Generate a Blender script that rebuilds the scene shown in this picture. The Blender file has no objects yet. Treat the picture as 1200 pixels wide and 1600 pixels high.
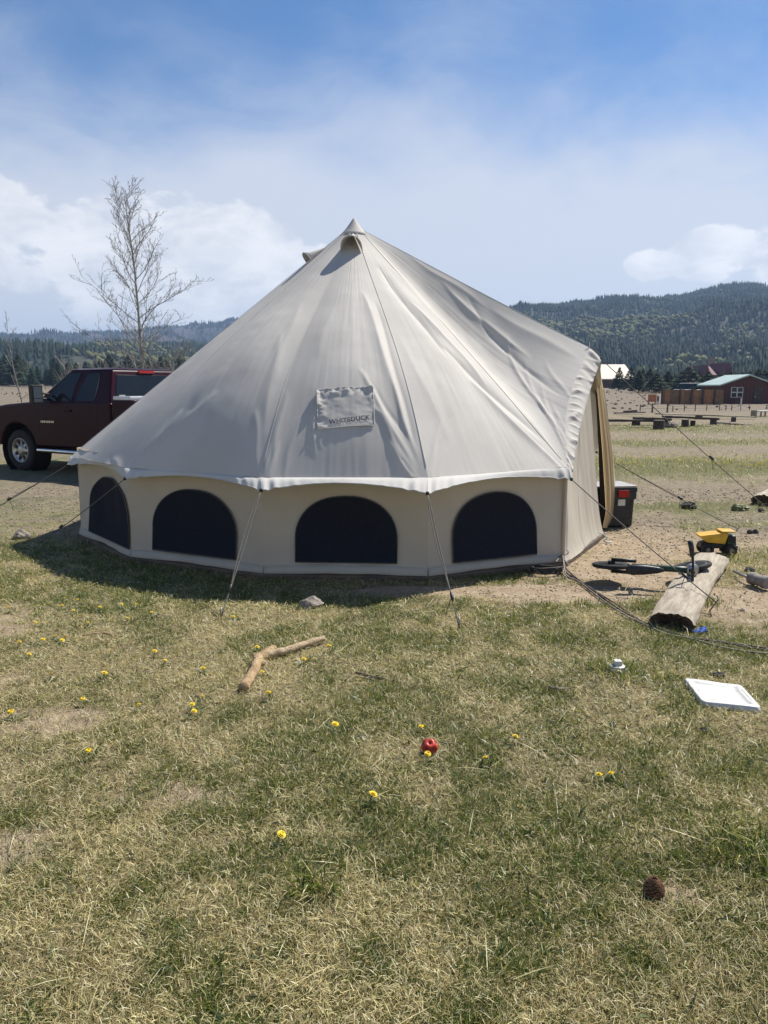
import bpy, bmesh, math, random
import numpy as np
from mathutils import Vector, Matrix
random.seed(7)
RNG = np.random.default_rng(11)
R = math.radians
scene = bpy.context.scene
COL = scene.collection

# ------------------------------------------------------------------ camera
CAM_H, F_PX, HOR_Y = 1.5, 1155.0, 605.0          # eye height, focal length and horizon row of a 1200x1600 frame
PITCH = math.atan((800 - HOR_Y) / F_PX)
cd = bpy.data.cameras.new('camera')
cam = bpy.data.objects.new('camera', cd); COL.objects.link(cam)
cam.location = (0, 0, CAM_H); cam.rotation_euler = (R(90) - PITCH, 0, 0)
cd.sensor_fit = 'VERTICAL'; cd.sensor_height = 36.0; cd.lens = 36.0 * F_PX / 1600.0
cd.clip_start = 0.05; cd.clip_end = 20000
scene.camera = cam

# ------------------------------------------------------------------ sun and sky
SUN_EL, SUN_AZ = R(52.5), R(51.3)                 # azimuth clockwise from +Y
sd = bpy.data.lights.new('sun', 'SUN'); sun = bpy.data.objects.new('sun', sd); COL.objects.link(sun)
sd.energy = 5.0; sd.angle = R(0.53); sd.color = (1.0, 0.955, 0.88)
sv = Vector((math.cos(SUN_EL) * math.sin(SUN_AZ), math.cos(SUN_EL) * math.cos(SUN_AZ), math.sin(SUN_EL)))
sun.rotation_euler = sv.to_track_quat('Z', 'Y').to_euler(); sun.location = sv * 60
scene.view_settings.view_transform = 'Standard'
scene.view_settings.look = 'None'
scene.view_settings.exposure = 0.56
scene.view_settings.gamma = 1.0
scene.render.engine = 'CYCLES'
scene.cycles.max_bounces = 8
scene.cycles.diffuse_bounces = 4
scene.cycles.transparent_max_bounces = 8
scene.cycles.sample_clamp_indirect = 6.0
scene.cycles.use_denoising = True

world = bpy.data.worlds.new('World'); scene.world = world; world.use_nodes = True
wt = world.node_tree; wt.nodes.clear()
class NG:
    """tiny helper for writing node maths"""
    def __init__(s, tree): s.t = tree
    def n(s, typ, **kw):
        nd = s.t.nodes.new(typ)
        for k, v in kw.items(): setattr(nd, k, v)
        return nd
    def put(s, sock, v):
        if isinstance(v, bpy.types.NodeSocket): s.t.links.new(v, sock)
        else: sock.default_value = v
    def m(s, op, a, b=0.0, c=0.0, clamp=False):
        nd = s.n('ShaderNodeMath', operation=op, use_clamp=clamp)
        s.put(nd.inputs[0], a); s.put(nd.inputs[1], b); s.put(nd.inputs[2], c)
        return nd.outputs[0]
    def ss(s, v, lo, hi, a=0.0, b=1.0):
        nd = s.n('ShaderNodeMapRange', interpolation_type='SMOOTHSTEP')
        s.put(nd.inputs[0], v); s.put(nd.inputs[1], lo); s.put(nd.inputs[2], hi); s.put(nd.inputs[3], a); s.put(nd.inputs[4], b)
        return nd.outputs[0]
    def noise(s, vec, scale, detail=4, rough=0.55, dist=0.0, out=0):
        nd = s.n('ShaderNodeTexNoise'); s.put(nd.inputs['Vector'], vec) if vec is not None else None
        nd.inputs['Scale'].default_value = scale; nd.inputs['Detail'].default_value = detail
        nd.inputs['Roughness'].default_value = rough; nd.inputs['Distortion'].default_value = dist
        return nd.outputs[out]
    def mix(s, fac, a, b, mode='MIX'):
        nd = s.n('ShaderNodeMix', data_type='RGBA', blend_type=mode)
        s.put(nd.inputs[0], fac); s.put(nd.inputs[6], a); s.put(nd.inputs[7], b)
        return nd.outputs[2]
    def vec(s, x, y, z):
        nd = s.n('ShaderNodeCombineXYZ'); s.put(nd.inputs[0], x); s.put(nd.inputs[1], y); s.put(nd.inputs[2], z)
        return nd.outputs[0]
g = NG(wt)
sky = g.n('ShaderNodeTexSky', sky_type='NISHITA'); sky.sun_disc = False
sky.sun_elevation = SUN_EL; sky.sun_rotation = SUN_AZ
sky.altitude = 2300; sky.air_density = 1.0; sky.dust_density = 0.6; sky.ozone_density = 1.6
tc = g.n('ShaderNodeTexCoord').outputs['Generated']
sp = g.n('ShaderNodeSeparateXYZ'); wt.links.new(tc, sp.inputs[0])
dx, dy, dz = sp.outputs
az = g.m('ARCTAN2', dx, dy)                       # clockwise from +Y
el = g.m('ARCTANGENT', g.m('DIVIDE', dz, g.m('SQRT', g.m('ADD', g.m('MULTIPLY', dx, dx), g.m('MULTIPLY', dy, dy)))))
# thin high cloud: soft noise in sky-plane coordinates, thicker towards the horizon
pz = g.m('ADD', g.m('MAXIMUM', dz, 0.0), 0.16)
plane = g.vec(g.m('DIVIDE', dx, pz), g.m('DIVIDE', dy, pz), 0.0)
c1 = g.noise(plane, 0.75, 7, 0.56, 0.35)
c2 = g.noise(plane, 2.3, 6, 0.6, 0.6)
thin = g.m('ADD', g.m('MULTIPLY', c1, 0.75), g.m('MULTIPLY', c2, 0.25))
bias = g.m('ADD', g.ss(el, 0.08, 0.42, 0.56, -0.05), g.ss(el, 0.40, 0.75, 0.0, -0.16))
veil = g.ss(g.m('ADD', thin, bias), 0.40, 0.80)
# banks of cumulus low over the hills
cv = g.vec(g.m('MULTIPLY', az, 1.0), g.m('MULTIPLY', el, 1.9), 0.0)
k1 = g.noise(cv, 9.0, 10, 0.62, 0.15)
def bank(a0, e0, ra, re):
    x = g.m('DIVIDE', g.m('SUBTRACT', az, a0), ra); y = g.m('DIVIDE', g.m('SUBTRACT', el, e0), re)
    return g.m('MAXIMUM', g.m('SUBTRACT', 1.0, g.m('ADD', g.m('MULTIPLY', x, x), g.m('MULTIPLY', y, y))), 0.0)
hump = bank(-0.52, 0.185, 0.16, 0.070)
for b in ((-0.28, 0.150, 0.24, 0.095), (-0.12, 0.125, 0.14, 0.070), (0.41, 0.155, 0.08, 0.036), (0.50, 0.150, 0.10, 0.048), (0.335, 0.148, 0.04, 0.024), (0.95, 0.13, 0.3, 0.06), (-0.95, 0.14, 0.3, 0.07), (1.7, 0.12, 0.3, 0.06), (2.6, 0.14, 0.4, 0.07), (-1.8, 0.13, 0.3, 0.06), (-2.7, 0.12, 0.3, 0.06)):
    hump = g.m('MAXIMUM', hump, bank(*b))
cum = g.ss(g.m('ADD', g.m('MULTIPLY', g.m('POWER', hump, .6), 0.44), g.m('MULTIPLY', k1, 1.0)), 0.70, 0.80)
cum = g.m('MULTIPLY', cum, g.ss(el, 0.035, 0.115))
shade = g.ss(g.noise(cv, 11.0, 6, 0.6, 0.4), 0.30, 0.66)
skyc = sky.outputs[0]
hs = g.n('ShaderNodeHueSaturation'); hs.inputs['Saturation'].default_value = 1.22; hs.inputs['Value'].default_value = 1.26; wt.links.new(skyc, hs.inputs['Color'])
STR = 0.070
veilc = g.mix(g.ss(el, 0.0, 0.35), (7.3, 7.5, 7.75, 1), (6.8, 7.2, 8.1, 1))
col = g.mix(g.m('MULTIPLY', veil, 0.92), hs.outputs[0], veilc)
cumc = g.mix(shade, (7.2, 7.5, 8.0, 1), (11.0, 10.9, 10.7, 1))
col = g.mix(g.m('MULTIPLY', cum, 0.72), col, cumc)
bg = g.n('ShaderNodeBackground'); wt.links.new(col, bg.inputs[0]); bg.inputs[1].default_value = STR
wo = g.n('ShaderNodeOutputWorld'); wt.links.new(bg.outputs[0], wo.inputs[0])

# ------------------------------------------------------------------ measuring helpers
CP, SP_ = math.cos(PITCH), math.sin(PITCH)
def ray(x, y):
    a = (x - 600) / F_PX; b = (800 - y) / F_PX
    return np.array([a, CP + b * SP_, -SP_ + b * CP])
def gnd(x, y, z=0.0):
    r = ray(x, y); return r * ((z - CAM_H) / r[2]) + np.array([0, 0, CAM_H])
def at_y(x, y, Y):
    r = ray(x, y); return r * (Y / r[1]) + np.array([0, 0, CAM_H])
def pix(P):
    P = np.asarray(P, float) - np.array([0, 0, CAM_H])
    zc = P[..., 1] * CP - P[..., 2] * SP_; v = P[..., 1] * SP_ + P[..., 2] * CP
    return np.stack([600 + F_PX * P[..., 0] / zc, 800 - F_PX * v / zc], -1)

# ------------------------------------------------------------------ numpy noise
def _h(ix, iy, s):
    n = (ix.astype(np.int64) * 374761393 + iy.astype(np.int64) * 668265263 + s * 1442695041) & 0x7fffffff
    n = ((n ^ (n >> 13)) * 1274126177) & 0x7fffffff
    return ((n ^ (n >> 16)) & 0xffff) / 65535.0
def vnoise(x, y, s=0):
    x = np.asarray(x, float); y = np.asarray(y, float)
    ix = np.floor(x); iy = np.floor(y); fx = x - ix; fy = y - iy
    fx = fx * fx * (3 - 2 * fx); fy = fy * fy * (3 - 2 * fy)
    a = _h(ix, iy, s); b = _h(ix + 1, iy, s); c = _h(ix, iy + 1, s); d = _h(ix + 1, iy + 1, s)
    return (a * (1 - fx) + b * fx) * (1 - fy) + (c * (1 - fx) + d * fx) * fy
def fbm(x, y, s=0, o=4):
    v = 0; a = .5; t = 0
    for i in range(o):
        v = v + a * vnoise(np.asarray(x) * 2 ** i, np.asarray(y) * 2 ** i, s + i * 17); t += a; a *= .55
    return v / t
def sstep(v, lo, hi):
    t = np.clip((v - lo) / (hi - lo), 0, 1); return t * t * (3 - 2 * t)

# ------------------------------------------------------------------ mesh helpers
def np_mesh(name, V, tris=None, quads=None, col=None, attrs=None, smooth=False):
    me = bpy.data.meshes.new(name)
    V = np.asarray(V, np.float32).reshape(-1, 3)
    me.vertices.add(len(V)); me.vertices.foreach_set('co', V.ravel())
    idx = []; st = []; n = 0
    if quads is not None and len(quads):
        q = np.asarray(quads, np.int32); idx.append(q.ravel()); st.append(np.arange(len(q)) * 4); n = q.size
    if tris is not None and len(tris):
        t = np.asarray(tris, np.int32); idx.append(t.ravel()); st.append(n + np.arange(len(t)) * 3)
    idx = np.concatenate(idx); st = np.concatenate(st).astype(np.int32)
    me.loops.add(len(idx)); me.loops.foreach_set('vertex_index', idx)
    me.polygons.add(len(st)); me.polygons.foreach_set('loop_start', st)
    if smooth: me.polygons.foreach_set('use_smooth', np.ones(len(st), bool))
    me.update(calc_edges=True)
    if col is not None:
        a = me.color_attributes.new('tint', 'FLOAT_COLOR', 'POINT')
        c = np.ones((len(V), 4), np.float32); c[:, :3] = col; a.data.foreach_set('color', c.ravel())
    return me
class MB:
    def __init__(s): s.v = []; s.f = []
    def add(s, vs, fs):
        b = len(s.v); s.v += [tuple(map(float, p)) for p in vs]; s.f += [tuple(b + i for i in q) for q in fs]; return s
    def box(s, c, size, rot=None, taper=1.0):
        c = Vector(c); h = [k / 2 for k in size]; M = rot or Matrix.Identity(3); vs = []
        for z in (-1, 1):
            k = taper if z > 0 else 1
            for x, y in ((-1, -1), (1, -1), (1, 1), (-1, 1)): vs.append(c + M @ Vector((x * h[0] * k, y * h[1] * k, z * h[2])))
        return s.add(vs, [(3, 2, 1, 0), (4, 5, 6, 7), (0, 1, 5, 4), (1, 2, 6, 5), (2, 3, 7, 6), (3, 0, 4, 7)])
    def tube(s, pts, rad, n=6, cap=True):
        pts = [Vector(p) for p in pts]; m = len(pts)
        rr = rad if isinstance(rad, (list, tuple)) else [rad] * m
        vs = []; up = None
        for i, p in enumerate(pts):
            d = (pts[min(i + 1, m - 1)] - pts[max(i - 1, 0)])
            d = d.normalized() if d.length > 1e-9 else Vector((0, 0, 1))
            if up is None: up = d.orthogonal().normalized()
            up = (up - d * up.dot(d)); up = up.normalized() if up.length > 1e-6 else d.orthogonal().normalized()
            w = d.cross(up)
            for k in range(n):
                a = 2 * math.pi * k / n; vs.append(p + (up * math.cos(a) + w * math.sin(a)) * rr[i])
        fs = [(i * n + k, i * n + (k + 1) % n, (i + 1) * n + (k + 1) % n, (i + 1) * n + k) for i in range(m - 1) for k in range(n)]
        if cap: fs += [tuple(range(n - 1, -1, -1)), tuple((m - 1) * n + k for k in range(n))]
        return s.add(vs, fs)
    def lathe(s, prof, n=16, M=None, cap=True):
        """profile of (radius, height) about local Z"""
        M = M or Matrix.Identity(4); vs = []; m = len(prof)
        for r, z in prof:
            for k in range(n):
                a = 2 * math.pi * k / n; vs.append(M @ Vector((r * math.cos(a), r * math.sin(a), z)))
        fs = [(i * n + k, i * n + (k + 1) % n, (i + 1) * n + (k + 1) % n, (i + 1) * n + k) for i in range(m - 1) for k in range(n)]
        if cap and prof[0][0] > 1e-6: fs.append(tuple(range(n - 1, -1, -1)))
        if cap and prof[-1][0] > 1e-6: fs.append(tuple((m - 1) * n + k for k in range(n)))
        return s.add(vs, fs)
    def prism(s, poly, d, M=None):
        """polygon of (x, y) extruded from z=0 to z=d"""
        M = M or Matrix.Identity(4); n = len(poly)
        vs = [M @ Vector((x, y, 0)) for x, y in poly] + [M @ Vector((x, y, d)) for x, y in poly]
        return s.add(vs, [tuple(range(n - 1, -1, -1)), tuple(range(n, 2 * n))] + [(i, (i + 1) % n, n + (i + 1) % n, n + i) for i in range(n)])
    def grid(s, P):
        P = np.asarray(P); a, b = P.shape[:2]
        return s.add(P.reshape(-1, 3), [(i * b + j, i * b + j + 1, (i + 1) * b + j + 1, (i + 1) * b + j) for i in range(a - 1) for j in range(b - 1)])
ORG = {}
def link(o, parent=None):
    COL.objects.link(o)
    if parent is not None: o.parent = parent
    return o
def obj(name, mb, mat, parent=None, smooth=False, world=True, bevel=0.0, sub=0, solid=0.0, angle=40):
    me = bpy.data.meshes.new(name)
    org = ORG.get(parent.name, Vector()) if (parent is not None and world) else Vector()
    me.from_pydata([tuple(Vector(v) - org) for v in mb.v], [], mb.f); me.update()
    bm = bmesh.new(); bm.from_mesh(me); bmesh.ops.recalc_face_normals(bm, faces=bm.faces) if solid == 0 and not getattr(mb, 'open', False) else None; bm.to_mesh(me); bm.free()
    return finish(name, me, mat, parent, smooth, bevel, sub, solid, angle, org)
def finish(name, me, mat, parent=None, smooth=False, bevel=0.0, sub=0, solid=0.0, angle=40, org=None):
    me.materials.append(mat)
    o = bpy.data.objects.new(name, me); link(o, parent)
    if org is not None: ORG[o.name] = Vector(org)
    if smooth:
        me.shade_smooth()
    if solid: md = o.modifiers.new('thick', 'SOLIDIFY'); md.thickness = solid; md.offset = 0
    if bevel:
        md = o.modifiers.new('bevel', 'BEVEL'); md.width = bevel; md.segments = 2; md.limit_method = 'ANGLE'; md.angle_limit = R(angle)
    if sub: md = o.modifiers.new('sub', 'SUBSURF'); md.levels = sub; md.render_levels = sub
    if bevel and smooth: o.modifiers.new('wn', 'WEIGHTED_NORMAL')
    return o
def tag(o, label, cat, group=None):
    o['label'] = label; o['category'] = cat
    if group: o['group'] = group
    return o
def thing(name, label, cat, loc=(0, 0, 0), rot=(0, 0, 0), group=None):
    o = bpy.data.objects.new(name, None); o.empty_display_size = .1; link(o)
    o.location = loc; o.rotation_euler = rot
    ORG[o.name] = Vector(loc)
    return tag(o, label, cat, group)
def struct(name, o): o['kind'] = 'structure'; return o
def dup(root, loc=None, rot=None, scale=None, label=None, group=None):
    r = root.copy(); COL.objects.link(r)
    if loc is not None: r.location = loc
    if rot is not None: r.rotation_euler = rot
    if scale is not None: r.scale = scale if hasattr(scale, '__len__') else (scale,) * 3
    if label: r['label'] = label
    if group: r['group'] = group
    for ch in list(root.children):
        c = ch.copy(); COL.objects.link(c); c.parent = r
        for gc in ch.children:
            d = gc.copy(); COL.objects.link(d); d.parent = c
    return r

# ------------------------------------------------------------------ materials
def pmat(name, c1, c2=None, scale=6.0, rough=0.7, bump=0.0, bscale=40.0, metal=0.0, spec=0.4, detail=5, lo=.35, hi=.65, stretch=None, coat=0.0, sheen=0.0):
    m = bpy.data.materials.new(name); m.use_nodes = True; t = m.node_tree; g = NG(t)
    b = t.nodes['Principled BSDF']
    b.inputs['Roughness'].default_value = rough; b.inputs['Metallic'].default_value = metal
    b.inputs['Specular IOR Level'].default_value = spec; b.inputs['Coat Weight'].default_value = coat
    co = g.n('ShaderNodeTexCoord').outputs['Object']
    if stretch:
        mp = g.n('ShaderNodeMapping'); mp.inputs['Scale'].default_value = stretch; t.links.new(co, mp.inputs[0]); co = mp.outputs[0]
    c2 = c2 or tuple(k * .8 for k in c1)
    f = g.ss(g.noise(co, scale, detail, .6), lo, hi)
    t.links.new(g.mix(f, (*c2, 1), (*c1, 1)), b.inputs['Base Color'])
    t.links.new(g.m('MULTIPLY_ADD', g.noise(co, scale * 3, 3), .25, rough - .12), b.inputs['Roughness'])
    if bump:
        bn = g.n('ShaderNodeBump'); bn.inputs['Strength'].default_value = bump; bn.inputs['Distance'].default_value = .02
        t.links.new(g.noise(co, bscale, 6, .6), bn.inputs['Height']); t.links.new(bn.outputs[0], b.inputs['Normal'])
    return m
def canvas_mat(name, base, dark, trans, tcol, weave=900.0, stain=1.0):
    m = bpy.data.materials.new(name); m.use_nodes = True; t = m.node_tree; g = NG(t)
    b = t.nodes['Principled BSDF']; out = t.nodes['Material Output']
    b.inputs['Roughness'].default_value = .82; b.inputs['Specular IOR Level'].default_value = .25
    co = g.n('ShaderNodeTexCoord').outputs['Object']
    f = g.ss(g.noise(co, 1.7, 6, .6, .4), .32, .68)
    f2 = g.ss(g.noise(co, 9.0, 5, .65), .60, .78)
    c = g.mix(f, (*dark, 1), (*base, 1)); c = g.mix(g.m('MULTIPLY', f2, .22 * stain), c, (*[k * .72 for k in dark], 1))
    # water streaks run down the cloth
    mp = g.n('ShaderNodeMapping'); mp.inputs['Scale'].default_value = (7, 7, .6); t.links.new(co, mp.inputs[0])
    f3 = g.ss(g.noise(mp.outputs[0], 2.2, 5, .6), .56, .80)
    c = g.mix(g.m('MULTIPLY', f3, .18 * stain), c, (*[k * .75 for k in dark], 1))
    t.links.new(c, b.inputs['Base Color'])
    bn = g.n('ShaderNodeBump'); bn.inputs['Strength'].default_value = .14; bn.inputs['Distance'].default_value = .006
    h = g.m('ADD', g.m('MULTIPLY', g.noise(co, weave * .12, 3, .6), .35), g.m('MULTIPLY', g.noise(co, 6.0, 4, .55), 1.2))
    t.links.new(h, bn.inputs['Height']); t.links.new(bn.outputs[0], b.inputs['Normal'])
    tr = g.n('ShaderNodeBsdfTranslucent'); tr.inputs[0].default_value = (*tcol, 1); t.links.new(bn.outputs[0], tr.inputs['Normal'])
    ms = g.n('ShaderNodeMixShader'); ms.inputs[0].default_value = trans
    t.links.new(b.outputs[0], ms.inputs[1]); t.links.new(tr.outputs[0], ms.inputs[2]); t.links.new(ms.outputs[0], out.inputs[0])
    return m
def tint_mat(name, rough=.5, spec=.4, trans=0.3, tmul=(1.0, 1.05, .6)):
    m = bpy.data.materials.new(name); m.use_nodes = True; t = m.node_tree; g = NG(t)
    b = t.nodes['Principled BSDF']; out = t.nodes['Material Output']
    b.inputs['Roughness'].default_value = rough; b.inputs['Specular IOR Level'].default_value = spec
    a = g.n('ShaderNodeAttribute', attribute_name='tint'); t.links.new(a.outputs['Color'], b.inputs['Base Color'])
    if trans:
        tr = g.n('ShaderNodeBsdfTranslucent'); t.links.new(g.mix(1.0, a.outputs['Color'], (*tmul, 1), 'MULTIPLY'), tr.inputs[0])
        ms = g.n('ShaderNodeMixShader'); ms.inputs[0].default_value = trans
        t.links.new(b.outputs[0], ms.inputs[1]); t.links.new(tr.outputs[0], ms.inputs[2]); t.links.new(ms.outputs[0], out.inputs[0])
    return m
M_ROOF = canvas_mat('canvas_roof', (.575, .54, .485), (.525, .49, .44), .09, (.74, .62, .44))
M_WALL = canvas_mat('canvas_wall', (.60, .545, .45), (.53, .48, .39), .22, (.74, .60, .42))
M_FLAP = canvas_mat('canvas_flap', (.66, .53, .33), (.59, .47, .28), .52, (.92, .66, .32))
M_HEM = canvas_mat('canvas_hem', (.57, .55, .51), (.52, .50, .46), .06, (.7, .62, .48), stain=1.3)
M_SEAM = canvas_mat('seam_tape', (.66, .635, .59), (.60, .575, .53), .08, (.7, .6, .42))
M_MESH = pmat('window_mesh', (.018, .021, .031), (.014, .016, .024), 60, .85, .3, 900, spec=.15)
M_TRIM = pmat('window_binding', (.10, .095, .085), (.07, .065, .06), 30, .85)
M_SHEET = pmat('groundsheet', (.13, .095, .065), (.08, .06, .045), 8, .75, .3, 60)
M_ROPE = pmat('rope_dark', (.075, .065, .06), (.22, .20, .18), 240, .9, .4, 500)
M_ROPE_W = pmat('rope_white', (.62, .60, .55), (.45, .43, .40), 200, .9, .4, 500)
M_PLASTIC_K = pmat('black_plastic', (.014, .014, .015), (.03, .03, .03), 25, .45, .1, 200)
M_STEEL = pmat('steel', (.45, .44, .43), (.30, .29, .28), 30, .38, metal=.9)
M_INK = pmat('navy_print', (.02, .025, .06), (.03, .035, .08), 200, .8)
M_POLE = pmat('tent_pole', (.45, .46, .47), (.36, .36, .37), 20, .4, metal=.8)
M_WOODW = pmat('weathered_wood', (.70, .615, .48), (.50, .415, .305), 5, .9, .9, 60, stretch=(9, 1.0, 9))
M_BARK = pmat('peeled_branch', (.50, .36, .20), (.30, .19, .10), 24, .85, .8, 90)
M_DARKWOOD = pmat('dark_wood', (.085, .065, .05), (.05, .04, .032), 6, .9, .6, 50)
M_GREYWOOD = pmat('grey_wood', (.30, .25, .20), (.20, .165, .13), 8, .9, .6, 40)
M_ROCK = pmat('rock', (.33, .28, .23), (.20, .17, .14), 14, .9, .8, 50)
M_ROCKD = pmat('dark_stone', (.07, .062, .055), (.035, .03, .028), 20, .95, .8, 60)
M_WHITEP = pmat('white_plastic', (.60, .585, .54), (.48, .45, .39), 9, .42, .1, 60, lo=.3, hi=.55)
M_YELLOWP = pmat('yellow_plastic', (.74, .42, .03), (.58, .33, .04), 14, .4)
M_GREENP = pmat('green_plastic', (.022, .055, .028), (.016, .04, .022), 14, .4)
M_REDP = pmat('red_rubber', (.50, .045, .025), (.36, .035, .02), 40, .45)
M_BLUEP = pmat('blue_wrapper', (.05, .12, .55), (.35, .45, .75), 60, .35)
M_LEAF = tint_mat('grass_blades', .42, .42, .38)
M_TREE = tint_mat('far_trees', .9, .1, 0)
M_TWIG = pmat('aspen_bark', (.30, .285, .26), (.18, .165, .15), 9, .85, .5, 40)
M_TRUNK = pmat('tree_trunk', (.12, .09, .065), (.07, .055, .04), 12, .9, .8, 40)
M_PETAL = pmat('dandelion_petals', (.78, .60, .02), (.70, .48, .015), 120, .6)
M_STEM = pmat('dandelion_stem', (.10, .15, .04), (.14, .12, .05), 60, .6)

# ------------------------------------------------------------------ ground
TENT_C = np.array([-0.30, 8.10])
def gz(x, y):
    x = np.asarray(x, float); y = np.asarray(y, float)
    r = np.hypot(x, y)
    far = .012 * np.maximum(0, r - 45) ** 1.0 * sstep(r, 45, 110)
    near = (fbm(x * 1.7, y * 1.7, 3, 3) - .5) * .03 + (fbm(x * 11, y * 11, 5, 2) - .5) * .012
    return far + near * (1 - sstep(r, 14, 40)) + (fbm(x * .05, y * .05, 9, 3) - .5) * .5 * sstep(r, 20, 80)
def blob(x, y, cx, cy, rx, ry): return np.exp(-((x - cx) / rx) ** 2 - ((y - cy) / ry) ** 2)
def zones(x, y):
    """bare soil, greenness, gravel, each 0..1"""
    n1 = fbm(x * .9, y * .9, 21, 4); n2 = fbm(x * 2.6, y * 2.6, 33, 4); n3 = fbm(x * .35, y * .35, 41, 3)
    soil = 0 * x
    for b in ((1.25, 5.25, .8, .26), (1.95, 6.0, .7, .6), (2.5, 7.1, 1.1, .9), (3.6, 7.7, 1.6, .7), (5.5, 7.6, 2., .6), (-2.5, 4.55, .42, .5), (-2.05, 3.6, .3, .3), (-1.5, 3.15, .3, .22), (-1.3, 2.2, .28, .2), (-.75, 2.55, .22, .12), (.9, 2.0, .2, .1), (2.75, 4.95, .8, .55), (3.4, 5.4, .8, .5),
              (.4, 5.35, .9, .16)):
        k = 1.9 if b[1] > 4.8 else .95
        soil = np.maximum(soil, k * blob(x, y, *b))
    soil = sstep(soil + (n2 - .5) * 1.1 + (fbm(x * 9, y * 9, 35, 3) - .5) * .7, .45, .95) * np.where(y < 4.8, .8, 1)
    left = sstep(-x, 2.6, 3.1) * sstep(y, 6.9, 7.7)      # yard round the pickup
    back = sstep(y, 7.6, 8.8)
    soil = np.maximum(soil, left * sstep(n2, .2, .45))
    # rough field behind the tent: strips of grass and bare earth
    yy = y + (n1 - .5) * 2.2
    strip = 0 * x
    for c, w, a in ((9.1, .75, .8), (14.0, 2.0, 1.0), (20.3, 1.4, .75), (27.5, 3.0, .6), (38, 4, .4)):
        strip = np.maximum(strip, a * np.exp(-((yy - c) / w) ** 2))
    rb = back * sstep(x, .8, 2.0)
    green_f = strip
    soil = np.maximum(soil, rb * (1 - sstep(strip + (n2 - .5) * .5, .2, .6)))
    green = sstep(n1 * .27 + n2 * .45 + .28 * fbm(x * 7, y * 7, 47, 2), .44, .58)
    green = green * (1 - .55 * blob(x, y, -1.9, 3.3, 1.3, 1.3)) 
    green = np.clip(green + .18 * blob(x, y, .55, 3.5, .7, .9) + .5 * blob(x, y, -1.9, 5.2, .9, .6) + .4 * blob(x, y, 1.1, 2.0, .4, .5), 0, 1)
    green = np.where(back > .5, np.maximum(green_f, 0), green)
    gravel = sstep(np.hypot(x, y), 7.4, 9.0) * (1 - strip * .9 * rb) * (1 - .0 * n3)
    return soil, green, gravel
def axis_pts(dense, lo, hi, step, far, grow=1.13):
    a = list(np.arange(lo, hi + 1e-6, step)); d = step; v = hi
    while v < far: d *= grow; v += d; a.append(v)
    d = step; v = lo
    while v > -dense: d *= grow; v -= d; a.insert(0, v)
    return np.array(a)
gx = axis_pts(2600, -5.5, 6.5, .04, 2600); gy = axis_pts(30, .6, 10.0, .04, 3200)
GX, GY = np.meshgrid(gx, gy); GZ = gz(GX, GY)
nxg, nyg = len(gx), len(gy)
ii = (np.arange(nyg - 1)[:, None] * nxg + np.arange(nxg - 1)[None]).ravel()
me = np_mesh('ground', np.stack([GX, GY, GZ], -1), quads=np.stack([ii, ii + 1, ii + nxg + 1, ii + nxg], -1), smooth=True)
zs, zg, zr = zones(GX, GY)
at = me.color_attributes.new('zone', 'FLOAT_COLOR', 'POINT')
at.data.foreach_set('color', np.stack([zs, zg, zr, sstep(np.hypot(GX, GY), 30, 58)], -1).astype(np.float32).ravel())
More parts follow.
